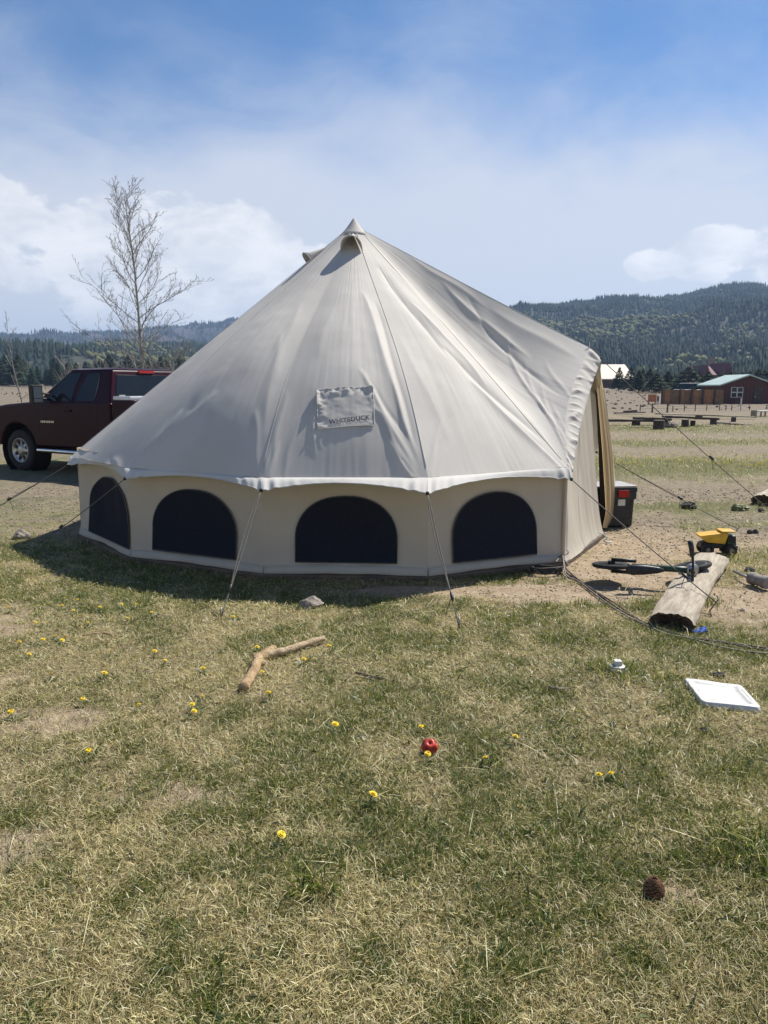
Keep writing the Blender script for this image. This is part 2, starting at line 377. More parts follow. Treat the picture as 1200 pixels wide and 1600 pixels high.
def ground_mat():
    m = bpy.data.materials.new('ground_earth'); m.use_nodes = True; t = m.node_tree; g = NG(t); b = t.nodes['Principled BSDF']
    b.inputs['Roughness'].default_value = .95; b.inputs['Specular IOR Level'].default_value = .15
    co = g.n('ShaderNodeTexCoord').outputs['Object']
    a = g.n('ShaderNodeAttribute', attribute_name='zone'); s = g.n('ShaderNodeSeparateColor'); t.links.new(a.outputs['Color'], s.inputs[0])
    soil, green, gravel = s.outputs
    nf = g.noise(co, 42, 6, .65); nm = g.noise(co, 7, 6, .6); nl = g.noise(co, .35, 5, .6); nv = g.noise(co, 150, 3, .6)
    # small elongated marks read as litter and straw on the far field
    mp = g.n('ShaderNodeMapping'); mp.inputs['Scale'].default_value = (1.0, .45, 1); t.links.new(co, mp.inputs[0])
    nb = g.noise(mp.outputs[0], 9, 7, .7)
    earth = g.mix(g.ss(nm, .3, .7), (.28, .208, .137, 1), (.40, .315, .22, 1))
    earth = g.mix(g.m('MULTIPLY', g.ss(nf, .52, .72), .6), earth, (.17, .115, .07, 1))
    earth = g.mix(g.m('MULTIPLY', g.ss(nv, .60, .72), .65), earth, (.43, .36, .27, 1))
    thatch = g.mix(g.ss(nf, .35, .65), (.12, .096, .055, 1), (.30, .245, .15, 1))
    thatch = g.mix(g.m('MULTIPLY', green, .6), thatch, (.10, .098, .042, 1))
    farc = g.mix(g.ss(nb, .35, .68), (.105, .089, .068, 1), (.235, .20, .15, 1))
    farc = g.mix(g.m('MULTIPLY', g.ss(nl, .35, .65), .35), farc, (.16, .15, .11, 1))
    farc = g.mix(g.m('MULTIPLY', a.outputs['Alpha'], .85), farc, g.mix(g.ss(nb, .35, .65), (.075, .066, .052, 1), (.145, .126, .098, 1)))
    farg = g.mix(g.ss(nb, .35, .7), (.055, .080, .018, 1), (.15, .17, .05, 1))
    farc = g.mix(g.m('MULTIPLY', green, g.ss(nb, .25, .5)), farc, farg)
    c = g.mix(soil, thatch, earth)
    farm = g.mix(g.m('MULTIPLY', soil, .35), farc, earth)
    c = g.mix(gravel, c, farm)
    t.links.new(c, b.inputs['Base Color'])
    bn = g.n('ShaderNodeBump'); bn.inputs['Strength'].default_value = .9; bn.inputs['Distance'].default_value = .03
    h = g.m('ADD', g.m('MULTIPLY', nf, .5), g.m('ADD', g.m('MULTIPLY', nm, .9), g.m('MULTIPLY', nv, .16)))
    h = g.m('ADD', h, g.m('MULTIPLY', g.m('MULTIPLY', nb, gravel), 1.6))
    t.links.new(h, bn.inputs['Height']); t.links.new(bn.outputs[0], b.inputs['Normal'])
    return m
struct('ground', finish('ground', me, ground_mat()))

# ------------------------------------------------------------------ hills
def elev(x, y): r = ray(x, y); return r[2] / math.hypot(r[0], r[1]), math.atan2(r[0], r[1])
def ridge_fn(pts, ends):
    e = [elev(*p) for p in pts]; a = [k[1] for k in e]; v = [k[0] for k in e]
    a = [ends[0][0], ends[1][0]] + a + [ends[2][0], ends[3][0]]; v = [ends[0][1], ends[1][1]] + v + [ends[2][1], ends[3][1]]
    return lambda q: np.interp(q, a, v)
RIDGE_R = ridge_fn([(700, 505), (760, 495), (810, 490), (870, 493), (905, 488), (960, 478), (1000, 472), (1060, 469), (1110, 461), (1150, 458), (1200, 462)],
                   [(-.4, .0), (-.1, .045), (.75, .10), (1.2, .05)])
RIDGE_L = ridge_fn([(0, 526), (60, 525), (110, 523), (200, 521), (250, 516), (300, 510), (360, 508), (450, 505), (560, 508)],
                   [(-1.2, .07), (-.7, .075), (.25, .07), (.6, .05)])
RIDGE_M = ridge_fn([(0, 562), (60, 560), (130, 556), (220, 553), (300, 548), (380, 545), (500, 540)],
                   [(-1.2, .03), (-.7, .035), (.12, .03), (.4, .0)])
HILLS = {'R': (RIDGE_R, 250., 950., 1500., .010), 'L': (RIDGE_L, 900., 1550., 2000., .014), 'M': (RIDGE_M, 215., 800., 1150., .010)}
def hill_z(k, a, r):
    fn, r0, r1, r2, sc = HILLS[k]
    x, y = r * np.sin(a), r * np.cos(a)
    base = .012 * np.maximum(0, r - 45) - 1.2
    top = CAM_H + fn(a) * r1
    up = sstep(r, r0, r1) * .55 + np.clip((r - r0) / (r1 - r0), 0, 1) * .45
    dn = 1 - .75 * sstep(r, r1, r2)
    bump = (fbm(x * sc, y * sc, 71, 5) - .5) * r1 * .055 * sstep(r, r0, r0 + 120) * (1 - .75 * np.exp(-((r - r1) / (.12 * r1)) ** 2))
    lo = .012 * (r0 - 45) - 1.2
    return np.where(r < r0, base, lo + (top - lo) * up * dn + bump * dn)
def hill_mesh(name, k, a0, a1, mat):
    fn, r0, r1, r2, sc = HILLS[k]
    A, Q = np.meshgrid(np.linspace(a0, a1, 120), np.linspace(r0 - 30, r2, 70))
    Z = hill_z(k, A, Q); n = 120
    i = (np.arange(69)[:, None] * n + np.arange(n - 1)[None]).ravel()
    me = np_mesh(name, np.stack([Q * np.sin(A), Q * np.cos(A), Z], -1), quads=np.stack([i, i + 1, i + n + 1, i + n], -1), smooth=True)
    return struct(name, finish(name, me, mat))
M_HILL = pmat('hill_soil', (.050, .050, .032), (.030, .036, .022), .02, .95, 0, detail=8)
M_HILLF = pmat('hill_far_soil', (.075, .060, .048), (.025, .030, .022), .012, .95, 0, detail=9, lo=.42, hi=.58)
hill_mesh('wooded_hill', 'R', -.30, 1.15, M_HILL)
hill_mesh('distant_ridge', 'L', -1.15, .55, M_HILLF)
hill_mesh('valley_slope', 'M', -1.15, .38, M_HILL)

def scatter(name, tv, tf, pos, sx, sz, rot, col, mat, jit=0.0):
    """many copies of one small template joined into a single mesh, each with its own colour"""
    tv = np.asarray(tv, float); tf = np.asarray(tf, int); n = len(pos); k = len(tv)
    c, s = np.cos(rot)[:, None], np.sin(rot)[:, None]
    X = (tv[None, :, 0] * c - tv[None, :, 1] * s) * sx[:, None]; Y = (tv[None, :, 0] * s + tv[None, :, 1] * c) * sx[:, None]; Z = tv[None, :, 2] * sz[:, None]
    V = np.stack([X, Y, Z], -1)
    if jit: V = V + RNG.normal(0, 1, V.shape) * jit * sx[:, None, None]
    V = V + pos[:, None, :]
    T = (tf[None] + (np.arange(n) * k)[:, None, None]).reshape(-1, 3)
    return np_mesh(name, V, tris=T, col=np.repeat(col, k, 0))
def cone_template(tiers=3, n=6):
    v = []; f = []
    for i in range(tiers):
        z0 = .06 + .94 * i / tiers * .86; z1 = min(1.0, z0 + .94 / tiers * 1.45); r = .22 * (1 - i / tiers * .78)
        b = len(v)
        for k in range(n): a = 2 * math.pi * (k + .5 * i) / n; v.append((r * math.cos(a), r * math.sin(a), z0 + (.03 if k % 2 else -.02)))
        v.append((0, 0, z1)); f += [(b + k, b + (k + 1) % n, b + n) for k in range(n)]
    return v, f
def blob_template():
    v = [(0, 0, .05), (0, 0, 1.0)]; f = []
    for z, r in ((.35, .36), (.68, .40)):
        for k in range(6): a = 2 * math.pi * (k + (z > .5) * .5) / 6; v.append((r * math.cos(a), r * math.sin(a), z))
    for k in range(6):
        a, b, c, d = 2 + k, 2 + (k + 1) % 6, 8 + k, 8 + (k + 1) % 6
        f += [(0, b, a), (a, b, c), (b, d, c), (c, d, 1)]
    return v, f
CT, BT = cone_template(2, 5), blob_template()
def forest(name, label, k, n, a0, a1, hmin, hmax, aspen, seed, keep=None, rmin=None, rmax=None):
    fn, r0, r1, r2, sc = HILLS[k]
    rg = np.random.default_rng(seed)
    a = rg.uniform(a0, a1, n); r = np.sqrt(rg.uniform((rmin or r0 - 10) ** 2, (rmax or r1 * 1.06) ** 2, n))
    x, y = r * np.sin(a), r * np.cos(a)
    dn = fbm(x * sc * 1.6, y * sc * 1.6, seed, 4)
    m = rg.uniform(0, 1, n) < np.clip((dn - keep) * 6 + .5, .06, 1) if keep else np.ones(n, bool)
    a, r, x, y = a[m], r[m], x[m], y[m]; n = len(a)
    z = hill_z(k, a, r) - .3
    pos = np.stack([x, y, z], -1)
    h = rg.uniform(hmin, hmax, n) * (.75 + .5 * fbm(x * .03, y * .03, 5, 3))
    an = fbm(x * .011, y * .011, seed + 40, 4); isa = aspen(an, a, r, z, rg.uniform(0, 1, n))
    v = rg.uniform(.65, 1.35, n)[:, None]
    cc = np.array([.020, .032, .019]) * v; ca = (np.array([.090, .098, .045]) + rg.uniform(0, 1, n)[:, None] * np.array([.05, .045, .01])) * v
    rot = rg.uniform(0, 6.3, n)
    parts = []
    for sel, T, w in ((~isa, CT, 1.0), (isa, BT, .62)):
        if sel.sum(): parts.append((T, pos[sel], h[sel] * w * rg.uniform(.85, 1.25, sel.sum()) * (.85 if T is CT else 1.0), h[sel] * w, rot[sel], (ca if T is BT else cc)[sel]))
    bmall = None; objs = []
    Vs, Ts, Cs, off = [], [], [], 0
    for T, p, sx, sz, ro, c in parts:
        me = scatter('tmp', T[0], T[1], p, sx, sz, ro, c, None, .035)
        nv = len(me.vertices); vv = np.empty(nv * 3, np.float32); me.vertices.foreach_get('co', vv)
        tt = np.empty(len(me.loops), np.int32); me.loops.foreach_get('vertex_index', tt)
        Vs.append(vv.reshape(-1, 3)); Ts.append(tt.reshape(-1, 3) + off); Cs.append(np.repeat(c, len(T[0]), 0)); off += nv
        bpy.data.meshes.remove(me)
    me = np_mesh(name, np.concatenate(Vs), tris=np.concatenate(Ts), col=np.concatenate(Cs))
    o = finish(name, me, M_TREE); o['kind'] = 'stuff'; o['label'] = label; o['category'] = 'forest'
    return o
forest('hillside_forest', 'dark conifer forest with pale green aspen groves on the right hill', 'R', 52000, -.12, .72, 3.6, 7.0,
       lambda an, a, r, z, u: (an + .16 * np.exp(-((z - 42) / 26) ** 2) + (u - .5) * .10 > .64), 101)
forest('valley_forest', 'dark conifer wood on the valley slope behind the pickup', 'M', 36000, -.72, .12, 4.0, 7.6,
       lambda an, a, r, z, u: (an + .05 * sstep(r, 500, 800) + (u - .5) * .2 > .66), 202, keep=.30)
forest('ridge_forest', 'scattered dark trees along the distant blue ridge on the left', 'L', 30000, -.75, .10, 5, 9,
       lambda an, a, r, z, u: (u > 2), 303, keep=.44)

# the air between here and the hills
hb = MB(); hb.box((0, 1450, 95), (5200, 3600, 212)) ; ho = MB()
hz = bpy.data.materials.new('valley_haze'); hz.use_nodes = True; ht = hz.node_tree; ht.nodes.clear()
hv = ht.nodes.new('ShaderNodeVolumePrincipled'); hv.inputs['Color'].default_value = (.46, .66, 1.0, 1)
hv.inputs['Density'].default_value = .00031; hv.inputs['Anisotropy'].default_value = .2
hout = ht.nodes.new('ShaderNodeOutputMaterial'); ht.links.new(hv.outputs[0], hout.inputs['Volume'])
HAZE = obj('haze', hb, hz); HAZE['kind'] = 'stuff'; HAZE['label'] = 'pale blue summer haze over the valley'

# ------------------------------------------------------------------ bell tent
TC = Vector((TENT_C[0], TENT_C[1], 0))
tent = thing('bell_tent', 'large cream canvas bell tent with black arched mesh windows', 'tent', tuple(TC))
APEX = at_y(553, 346, 8.1)
def ringpt(deg, r): a = R(deg); return np.array([TENT_C[0] + r * math.sin(a), TENT_C[1] - r * math.cos(a)])
GB = [gnd(128, 840)[:2], gnd(207, 876)[:2], gnd(413, 903)[:2], gnd(668, 907)[:2], gnd(877, 884)[:2]]
DOOR = gnd(938, 838)[:2]
GB2 = [ringpt(d, 2.62) for d in (101, 131, 162, 193, 224, 255)]
BR = [gnd(105, 727, .75), gnd(195, 748, .75), gnd(408, 766, .75), gnd(668, 771, .75), gnd(893, 749, .75)]
BR2 = [np.array([*ringpt(d, 2.84), .75]) for d in (101, 131, 162, 193, 224, 255)]
DPEAK = at_y(921, 543, 7.30); DTIP = at_y(939, 561, 7.27)
WZ = .86
def wtop(p, b, f): return np.array([*(p + (b[:2] - p) * f), WZ - .05 * f])
W = [wtop(p, b, f) for p, b, f in zip(GB, BR, (.55, .60, .60, .45, .30))] + [DPEAK] + [wtop(p, b, .5) for p, b in zip(GB2, BR2)]
B = BR + [DTIP] + BR2
NP = len(W)                                         # panel i runs from corner i to corner i+1
def apex_ring(i, u):
    a = W[i][:2] * (1 - u) + W[(i + 1) % NP][:2] * u - TENT_C
    a = a / np.linalg.norm(a) * .075
    return np.array([APEX[0] + a[0], APEX[1] + a[1], APEX[2] - .085])
def panel_n(i):
    n = np.cross(W[(i + 1) % NP] - W[i], APEX - W[i]); n = n / np.linalg.norm(n); return n if n[2] > 0 else -n
SEAM_AMP = [.0, .13, .155, .13, .02, -.01] + [.02] * 20
def seam_n(i):
    n = panel_n((i - 1) % NP) + panel_n(i % NP); return n / np.linalg.norm(n)
def wline(i, u):
    w = W[i] * (1 - u) + W[(i + 1) % NP] * u
    if i == 4: w = w + np.array([-.11, -.03, -.02]) * math.sin(math.pi * u)
    if i == 5: w = w + np.array([-.06, .05, -.02]) * math.sin(math.pi * u)
    return w
def smooth_pt(i, u, t):
    """the taut cloth without wrinkles"""
    w = wline(i, u)
    p = apex_ring(i, u) * (1 - t) + w * t
    k = math.sin(math.pi * u) if 0 < u < 1 else 0
    amp = (.03, .075, .075, .05, -.15)[i] if i < 5 else .05
    bul = math.sin(math.pi * min(max(t, 0), 1) ** 1.7)
    sa = SEAM_AMP[i] * (1 - u) + SEAM_AMP[(i + 1) % NP] * u
    n = seam_n(i) * (1 - u) + seam_n(i + 1) * u
    return p + n / np.linalg.norm(n) * ((amp * k + sa) * bul)
def uv_of(i, px, py):
    """where a sight line meets panel i"""
    u, t = .5, .6
    for _ in range(30):
        p0 = pix(smooth_pt(i, u, t)); e = np.array([px, py]) - p0; h = 1e-3
        J = np.stack([(pix(smooth_pt(i, u + h, t)) - p0) / h, (pix(smooth_pt(i, u, t + h)) - p0) / h], 1)
        try: d = np.linalg.solve(J, e)
        except np.linalg.LinAlgError: break
        u = min(max(u + np.clip(d[0], -.2, .2), -.1), 1.1); t = min(max(t + np.clip(d[1], -.2, .2), .02), 1.05)
    return u, t
WR = {   # folds in the cloth: (x0, y0, x1, y1, half width in metres, height in metres)
    0: [(175, 715, 192, 745, .03, .012), (160, 720, 190, 746, .02, .008), (130, 722, 112, 727, .02, .008)],
    1: [(285, 640, 203, 742, .05, .022), (262, 655, 200, 742, .022, .010), (310, 640, 210, 740, .025, .010), (340, 610, 260, 690, .05, .012), (240, 725, 200, 746, .02, .010),
        (398, 640, 406, 755, .04, .016), (385, 690, 404, 758, .022, .010), (440, 520, 412, 700, .05, .014), (360, 560, 300, 640, .07, .012), (370, 735, 404, 760, .02, .010), (470, 470, 430, 600, .05, .010)],
    2: [(425, 630, 412, 758, .035, .018), (448, 610, 424, 745, .030, .014), (436, 690, 416, 760, .018, .010), (470, 650, 440, 755, .03, .008), (497, 608, 491, 715, .022, .014), (505, 675, 502, 702, .012, .008),
        (566, 455, 640, 690, .045, .035), (585, 470, 648, 700, .030, -.028), (560, 575, 650, 735, .030, .022), (588, 640, 655, 752, .022, .016), (596, 675, 660, 762, .016, .014), (572, 590, 640, 690, .016, -.012),
        (608, 690, 662, 766, .010, .008), (545, 760, 662, 770, .010, .004), (520, 480, 495, 560, .06, .008), (610, 590, 655, 725, .018, .014), (575, 620, 600, 655, .02, .012)],
    3: [(590, 415, 700, 560, .050, -.045), (690, 540, 850, 690, .055, -.050), (640, 470, 760, 600, .035, .030), (730, 590, 880, 735, .045, .040), (612, 420, 790, 590, .040, .030), (650, 430, 840, 620, .035, -.030),
        (760, 610, 885, 738, .020, -.020), (700, 500, 860, 660, .025, .022), (690, 650, 671, 766, .020, .010), (705, 690, 674, 768, .016, .009), (681, 690, 669, 766, .012, .008), (730, 740, 676, 769, .012, .006),
        (620, 520, 700, 690, .05, .012), (860, 690, 890, 742, .012, .010), (840, 690, 888, 744, .012, .008)],
    4: [(690, 440, 830, 560, .030, .022), (730, 460, 880, 620, .030, -.020), (790, 520, 885, 690, .022, .018), (820, 560, 888, 712, .016, .014), (845, 590, 890, 725, .013, .012), (860, 620, 888, 690, .010, .010),
        (780, 600, 886, 735, .016, .014), (870, 640, 893, 735, .010, .010), (765, 480, 905, 560, .05, .020), (640, 400, 760, 480, .025, .014), (810, 640, 888, 740, .010, .010), (850, 560, 900, 640, .02, .012)],
}
def panel_grid(i, nu, nt):
    L = np.linalg.norm(W[i] - APEX); wd = np.linalg.norm(W[(i + 1) % NP] - W[i])
    us = np.linspace(0, 1, nu); ts = np.linspace(0, 1, nt) ** .9
    P = np.array([[smooth_pt(i, u, t) for u in us] for t in ts])
    U, T = np.meshgrid(us, ts)
    X = (U - .5) * wd * T; Yc = T * L
    D = np.zeros_like(X)
    for (x0, y0, x1, y1, w, a) in WR.get(i, ()):
        (u0, t0), (u1, t1) = uv_of(i, x0, y0), uv_of(i, x1, y1)
        p0 = np.array([(u0 - .5) * wd * t0, t0 * L]); p1 = np.array([(u1 - .5) * wd * t1, t1 * L])
        d = p1 - p0; ln = np.linalg.norm(d); d /= ln; n = np.array([-d[1], d[0]])
        s = ((X - p0[0]) * d[0] + (Yc - p0[1]) * d[1]) / ln; q = (X - p0[0]) * n[0] + (Yc - p0[1]) * n[1]
        q = q + .018 * np.sin(s * 5 + i) * np.sin(math.pi * np.clip(s, 0, 1))
        env = np.sin(math.pi * np.clip(s, 0, 1)) ** .7 * ((s > 0) & (s < 1))
        ww = w * (.55 + .6 * np.sin(math.pi * np.clip(s, 0, 1)))
        D += (.75 if i in (3, 4) else .9) * a * env * np.exp(-np.abs(q / (ww * .9)) ** 1.35)
    # faint radial drag lines that run from corners and apex
    ang = U * wd * 7
    D += (fbm(ang * 1.6 + i * 9, T * 2.0, 61, 3) - .5) * .007 * np.sin(math.pi * U) * T ** .6
    D += (fbm(ang * 5 + i * 5, T * 4.0, 62, 3) - .5) * .0030 * np.sin(math.pi * U) ** .5
    D += (fbm(X * 2.2 + i * 3, Yc * 2.2, 63, 3) - .5) * .022 * np.sin(math.pi * U) * np.sin(math.pi * T)
    return P + panel_n(i)[None, None] * (D * np.sin(math.pi * np.clip(U, .0, 1)).clip(0, 1)[:, :] ** .25)[..., None]
CLOTH = {}
def brim_grid(i, nu, nv, drop=.055, pull=.07):
    us = np.linspace(0, 1, nu); j = (i + 1) % NP
    out = np.zeros((nv, nu, 3))
    for a, u in enumerate(us):
        w = wline(i, u)
        b = B[i] * (1 - u) + B[j] * u; k = 4 * u * (1 - u)
        c = np.array([*TENT_C, 0]); rad = b - c; rad[2] = 0; rad /= np.linalg.norm(rad)
        if 4 <= i <= 5: rad = np.zeros(3)
        b = b - rad * pull * k + np.array([0, 0, (drop if i not in (4, 5) else 0) * k])
        if i == 4: b = b + np.array([-.045, .0, -.02]) * k                  # the porch edge sags between peak and corner
        s_row = [v / (nv - 1) for v in range(nv)]
        for v in range(nv):
            s = s_row[v]
            p = w * (1 - s) + b * s
            nC = panel_n(i)
            pleat = 0
            for e, du in ((0, u), (1, 1 - u)):
                pleat += (.013 * math.sin(du * 62 + e * 2 + i) + .009 * math.sin(du * 103 + i * 3)) * math.exp(-du * 9) * (1 - math.exp(-du * 60))
            pleat += .010 * (float(fbm(np.array(u * 9 + i * 13.), np.array(s_row[v]), 55, 3)) - .5)
            if i in (4, 5): pleat += (.020 * max(0, math.sin(u * 50 + 4 * math.sin(u * 7) - s * 4)) ** 4 + .008 * max(0, math.sin(u * 113 - s * 6)) ** 3) * math.sin(math.pi * u) ** .5 * (.55 + .45 * math.cos(4 * s + 9 * u))
            out[v, a] = p + nC * pleat * (s if i not in (4, 5) else min(1, s * 3 + .1)) + np.array([0, 0, .012 * math.sin(math.pi * s)])
    return out
for i in range(NP):
    front = i <= 4
    P = panel_grid(i, 90 if front else 16, 150 if front else 20)
    CLOTH[i] = P
    mb = MB(); mb.open = True; mb.grid(P)
    o = obj('roof_panel', mb, M_ROOF, tent, smooth=True)
    bg_ = brim_grid(i, 150 if front else 24, 18 if i == 4 else 10)
    mb = MB(); mb.open = True; mb.grid(bg_)
    br = obj('eave_brim', mb, M_HEM if i != 4 else M_ROOF, tent, smooth=True)
    hm = MB(); e = bg_[-1]; hm.tube([tuple(p) for p in e[::2]], .0045, 5); obj('eave_cord', hm, M_HEM, br)
    sm = MB(); pts = [tuple(P[t, 0] + panel_n(i) * .003) for t in range(0, P.shape[0], 5 if front else 3)]
    sm.tube(pts, .002, 5); obj('seam', sm, M_SEAM, tent, smooth=True)
# apex cap and finial
mb = MB(); prof = [(.16, -.155), (.125, -.118), (.085, -.075), (.05, -.028), (.022, .012), (.010, .03), (0, .034)]
mb.lathe(prof, 24, Matrix.Translation(Vector(APEX)))
obj('apex_cap', mb, M_ROOF, tent, smooth=True)
def vent(i, u, t0, t1, half, rise, name='vent_hood'):
    """a little cloth hood: half cone that opens downhill"""
    L = 14; rows = []
    n = panel_n(i)
    for a in range(9):
        s = a / 8; t = t0 + (t1 - t0) * s; c = np.array(smooth_pt(i, u, t)); row = []
        e = np.array(smooth_pt(i, min(u + .2, 1), t)) - np.array(smooth_pt(i, max(u - .2, 0), t)); e = e / np.linalg.norm(e)
        for k in range(L + 1):
            q = math.pi * k / L; h = half * s ** .9
            row.append(c + e * (-math.cos(q)) * h + n * (math.sin(q) ** .7 * rise * s ** 1.3 + .004))
        rows.append(row)
    mb = MB(); mb.open = True; mb.grid(np.array(rows))
    v = obj(name, mb, M_HEM, tent, smooth=True, solid=.004)
    rim = MB(); rim.tube([tuple(p) for p in rows[-1]], .006, 6); obj('vent_rim', rim, M_HEM, v, smooth=True)
    return v
uv = uv_of(2, 544, 392)
vent(2, .46, .030, uv[1] + .004, .105, .17)
vent(0, .25, .085, .155, .05, .10); vent(6, .5, .04, .125, .08, .10)
# stove patch with the maker's lettering
corners = [uv_of(2, *p) for p in ((496, 612), (583, 608), (585, 666), (497, 672))]
def cloth_at(i, u, t):
    P = CLOTH[i]; nt, nu = P.shape[:2]
    a = min(max(u, 0), 1) * (nu - 1); b = (min(max(t, 0), 1) ** (1 / .9)) * (nt - 1)
    i0, j0 = min(int(b), nt - 2), min(int(a), nu - 2); fb, fa = b - i0, a - j0
    return (P[i0, j0] * (1 - fa) + P[i0, j0 + 1] * fa) * (1 - fb) + (P[i0 + 1, j0] * (1 - fa) + P[i0 + 1, j0 + 1] * fa) * fb
def patch_uv(s, r):
    c = [np.array(k) for k in corners]
    return (c[0] * (1 - s) + c[1] * s) * (1 - r) + (c[3] * (1 - s) + c[2] * s) * r
def patch_pt(s, r, off=.007):
    u, t = patch_uv(s, r); n = panel_n(2)
    edge = min(s, 1 - s, r, 1 - r)
    pk = math.exp(-(min(r, s) / .09) ** 2)
    q = lambda a, b, k: float(fbm(np.array(a), np.array(b), k, 3)) - .5
    w = .040 * q(s * 11, r * 7, 201) * math.exp(-(r / .16) ** 2) + .045 * q(r * 10, s * 8, 205) * math.exp(-(s / .13) ** 2) + .020 * q(r * 9, s * 9, 209) * math.exp(-((1 - s) / .1) ** 2) + .010 * q(s * 4, r * 4, 213)
    base = cloth_at(2, u, t)
    return base + n * (off + w + .004 * math.sin(3 * s + 5 * r))
mb = MB(); mb.grid(np.array([[patch_pt(s, r) for s in np.linspace(0, 1, 46)] for r in np.linspace(0, 1, 36)]))
patch = obj('stove_patch', mb, M_ROOF, tent, smooth=True, solid=.004); patch['label'] = 'square canvas patch printed with dark lettering'
hm = MB()
for path in ([(0, r) for r in np.linspace(0, 1, 30)], [(s, 0) for s in np.linspace(0, 1, 36)], [(1, r) for r in np.linspace(0, 1, 30)], [(s, 1) for s in np.linspace(0, 1, 36)]):
    hm.tube([tuple(patch_pt(s, r, .009)) for s, r in path], .0035, 5)
obj('patch_hem', hm, M_SEAM, patch, smooth=True)
def text_verts(body, res=3):
    cu = bpy.data.curves.new('lettering', 'FONT'); cu.body = body; cu.align_x = 'LEFT'; cu.resolution_u = res; cu.offset = .012; cu.space_character = 1.06
    to = bpy.data.objects.new('lettering', cu); COL.objects.link(to)
    dg = bpy.context.evaluated_depsgraph_get(); me = bpy.data.meshes.new_from_object(to.evaluated_get(dg))
    bpy.data.objects.remove(to)
    bm = bmesh.new(); bm.from_mesh(me); bmesh.ops.triangulate(bm, faces=bm.faces)
    bmesh.ops.subdivide_edges(bm, edges=[e for e in bm.edges if e.calc_length() > .25], cuts=1, use_grid_fill=False); bmesh.ops.triangulate(bm, faces=bm.faces)
    V = np.array([v.co[:] for v in bm.verts]); Fc = [tuple(v.index for v in f.verts) for f in bm.faces]; bm.free()
    V[:, 0] -= V[:, 0].min(); V[:, 1] -= V[:, 1].min(); V /= max(V[:, 0].max(), 1e-6)
    return V, Fc
V, Fc = text_verts('WHITEDUCK'); asp = V[:, 1].max()
mb = MB(); mb.open = True
mb.add([patch_pt(.20 + .72 * v[0], .925 - .06 * v[0] - .115 * v[1] / asp, .0135) for v in V], Fc)
obj('lettering', mb, M_INK, patch)

# walls: one cloth panel per side, with window, hem and a brown groundsheet beneath
ALLG = GB + [DOOR] + GB2
def wall_pt(i, u, z, off=0.0):
    j = (i + 1) % NP
    g0 = ALLG[i] * (1 - u) + ALLG[j] * u
    d = ALLG[j] - ALLG[i]; n = np.array([d[1], -d[0]]) / np.linalg.norm(d)
    if np.dot(n, (ALLG[i] + ALLG[j]) / 2 - TENT_C) < 0: n = -n
    k = z / WZ
    flare = .045 * math.exp(-z / .05)
    wob = (.010 * math.sin(u * 9 + i * 1.7) + .006 * math.sin(u * 23 + i + z * 4)) * math.sin(math.pi * u) + .012 * (fbm(np.array(u * 4 + i * 7.), np.array(z * 3), 81, 2) - .5)
    bow = -.05 * k * (1 - k) * 4 * math.sin(math.pi * u)
    p = g0 + n * (flare + wob + bow - .012 * k + off)
    zz = z + .02 * math.sin(math.pi * u) * (1 - k)
    return np.array([p[0], p[1], zz])
def arch(n=28):
    """flat-bottomed arch outline in 0..1"""
    pts = [(0, 0), (1, 0)]
    for k in range(n + 1):
        a = math.pi * k / n; pts.append((.5 + .5 * math.copysign(abs(math.cos(a)) ** .88, math.cos(a)), .34 + .66 * math.sin(a) ** .92))
    return pts
WIN = {0: (.20, 1.0 - .02, .10, .675), 1: (.175, .81, .115, .66), 2: (.195, .815, .125, .655), 3: (.175, .80, .115, .66)}
for i in range(NP):
    if i in (4, 5): continue
    nu = 40 if i < 4 else 10
    mb = MB(); mb.open = True; mb.grid(np.array([[wall_pt(i, u, z) for u in np.linspace(0, 1, nu)] for z in np.linspace(.035, WZ + (.05 if i != 3 else -.015), 22 if i < 4 else 8)]))
    wp = obj('wall_panel', mb, M_WALL, tent, smooth=True)
    hb_ = MB(); hb_.open = True; hb_.grid(np.array([[wall_pt(i, u, z, .006) for u in np.linspace(0, 1, nu)] for z in (.033, .06, .10)]))
    obj('wall_hem', hb_, M_WALL, wp, smooth=True, solid=.004)
    if i in WIN:
        u0, u1, z0, z1 = WIN[i]
        out = arch(); c = (.5, .45); rings = []
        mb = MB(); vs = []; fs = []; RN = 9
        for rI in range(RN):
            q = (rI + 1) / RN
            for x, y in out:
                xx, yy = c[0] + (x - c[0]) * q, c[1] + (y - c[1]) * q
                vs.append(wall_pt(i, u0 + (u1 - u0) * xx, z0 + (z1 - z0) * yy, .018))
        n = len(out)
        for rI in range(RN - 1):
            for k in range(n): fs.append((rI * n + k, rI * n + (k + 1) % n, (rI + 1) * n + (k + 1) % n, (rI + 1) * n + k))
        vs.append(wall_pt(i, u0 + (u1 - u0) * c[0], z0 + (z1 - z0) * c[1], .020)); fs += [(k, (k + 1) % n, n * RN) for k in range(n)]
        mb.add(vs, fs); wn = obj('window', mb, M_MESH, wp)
        tb = MB(); tb.tube([tuple(wall_pt(i, u0 + (u1 - u0) * x, z0 + (z1 - z0) * y, .016)) for x, y in out + [out[0]]], .0055, 5)
        obj('window_binding', tb, M_TRIM, wp, smooth=True)
mb = MB(); vs = []
for gI in ALLG:
    d = gI - TENT_C; d = d / np.linalg.norm(d); vs.append((*(gI + d * .05), 0))
mb.prism([(v[0], v[1]) for v in vs], .055, Matrix.Translation((0, 0, -.012)))
obj('groundsheet', mb, M_SHEET, tent, bevel=.012)
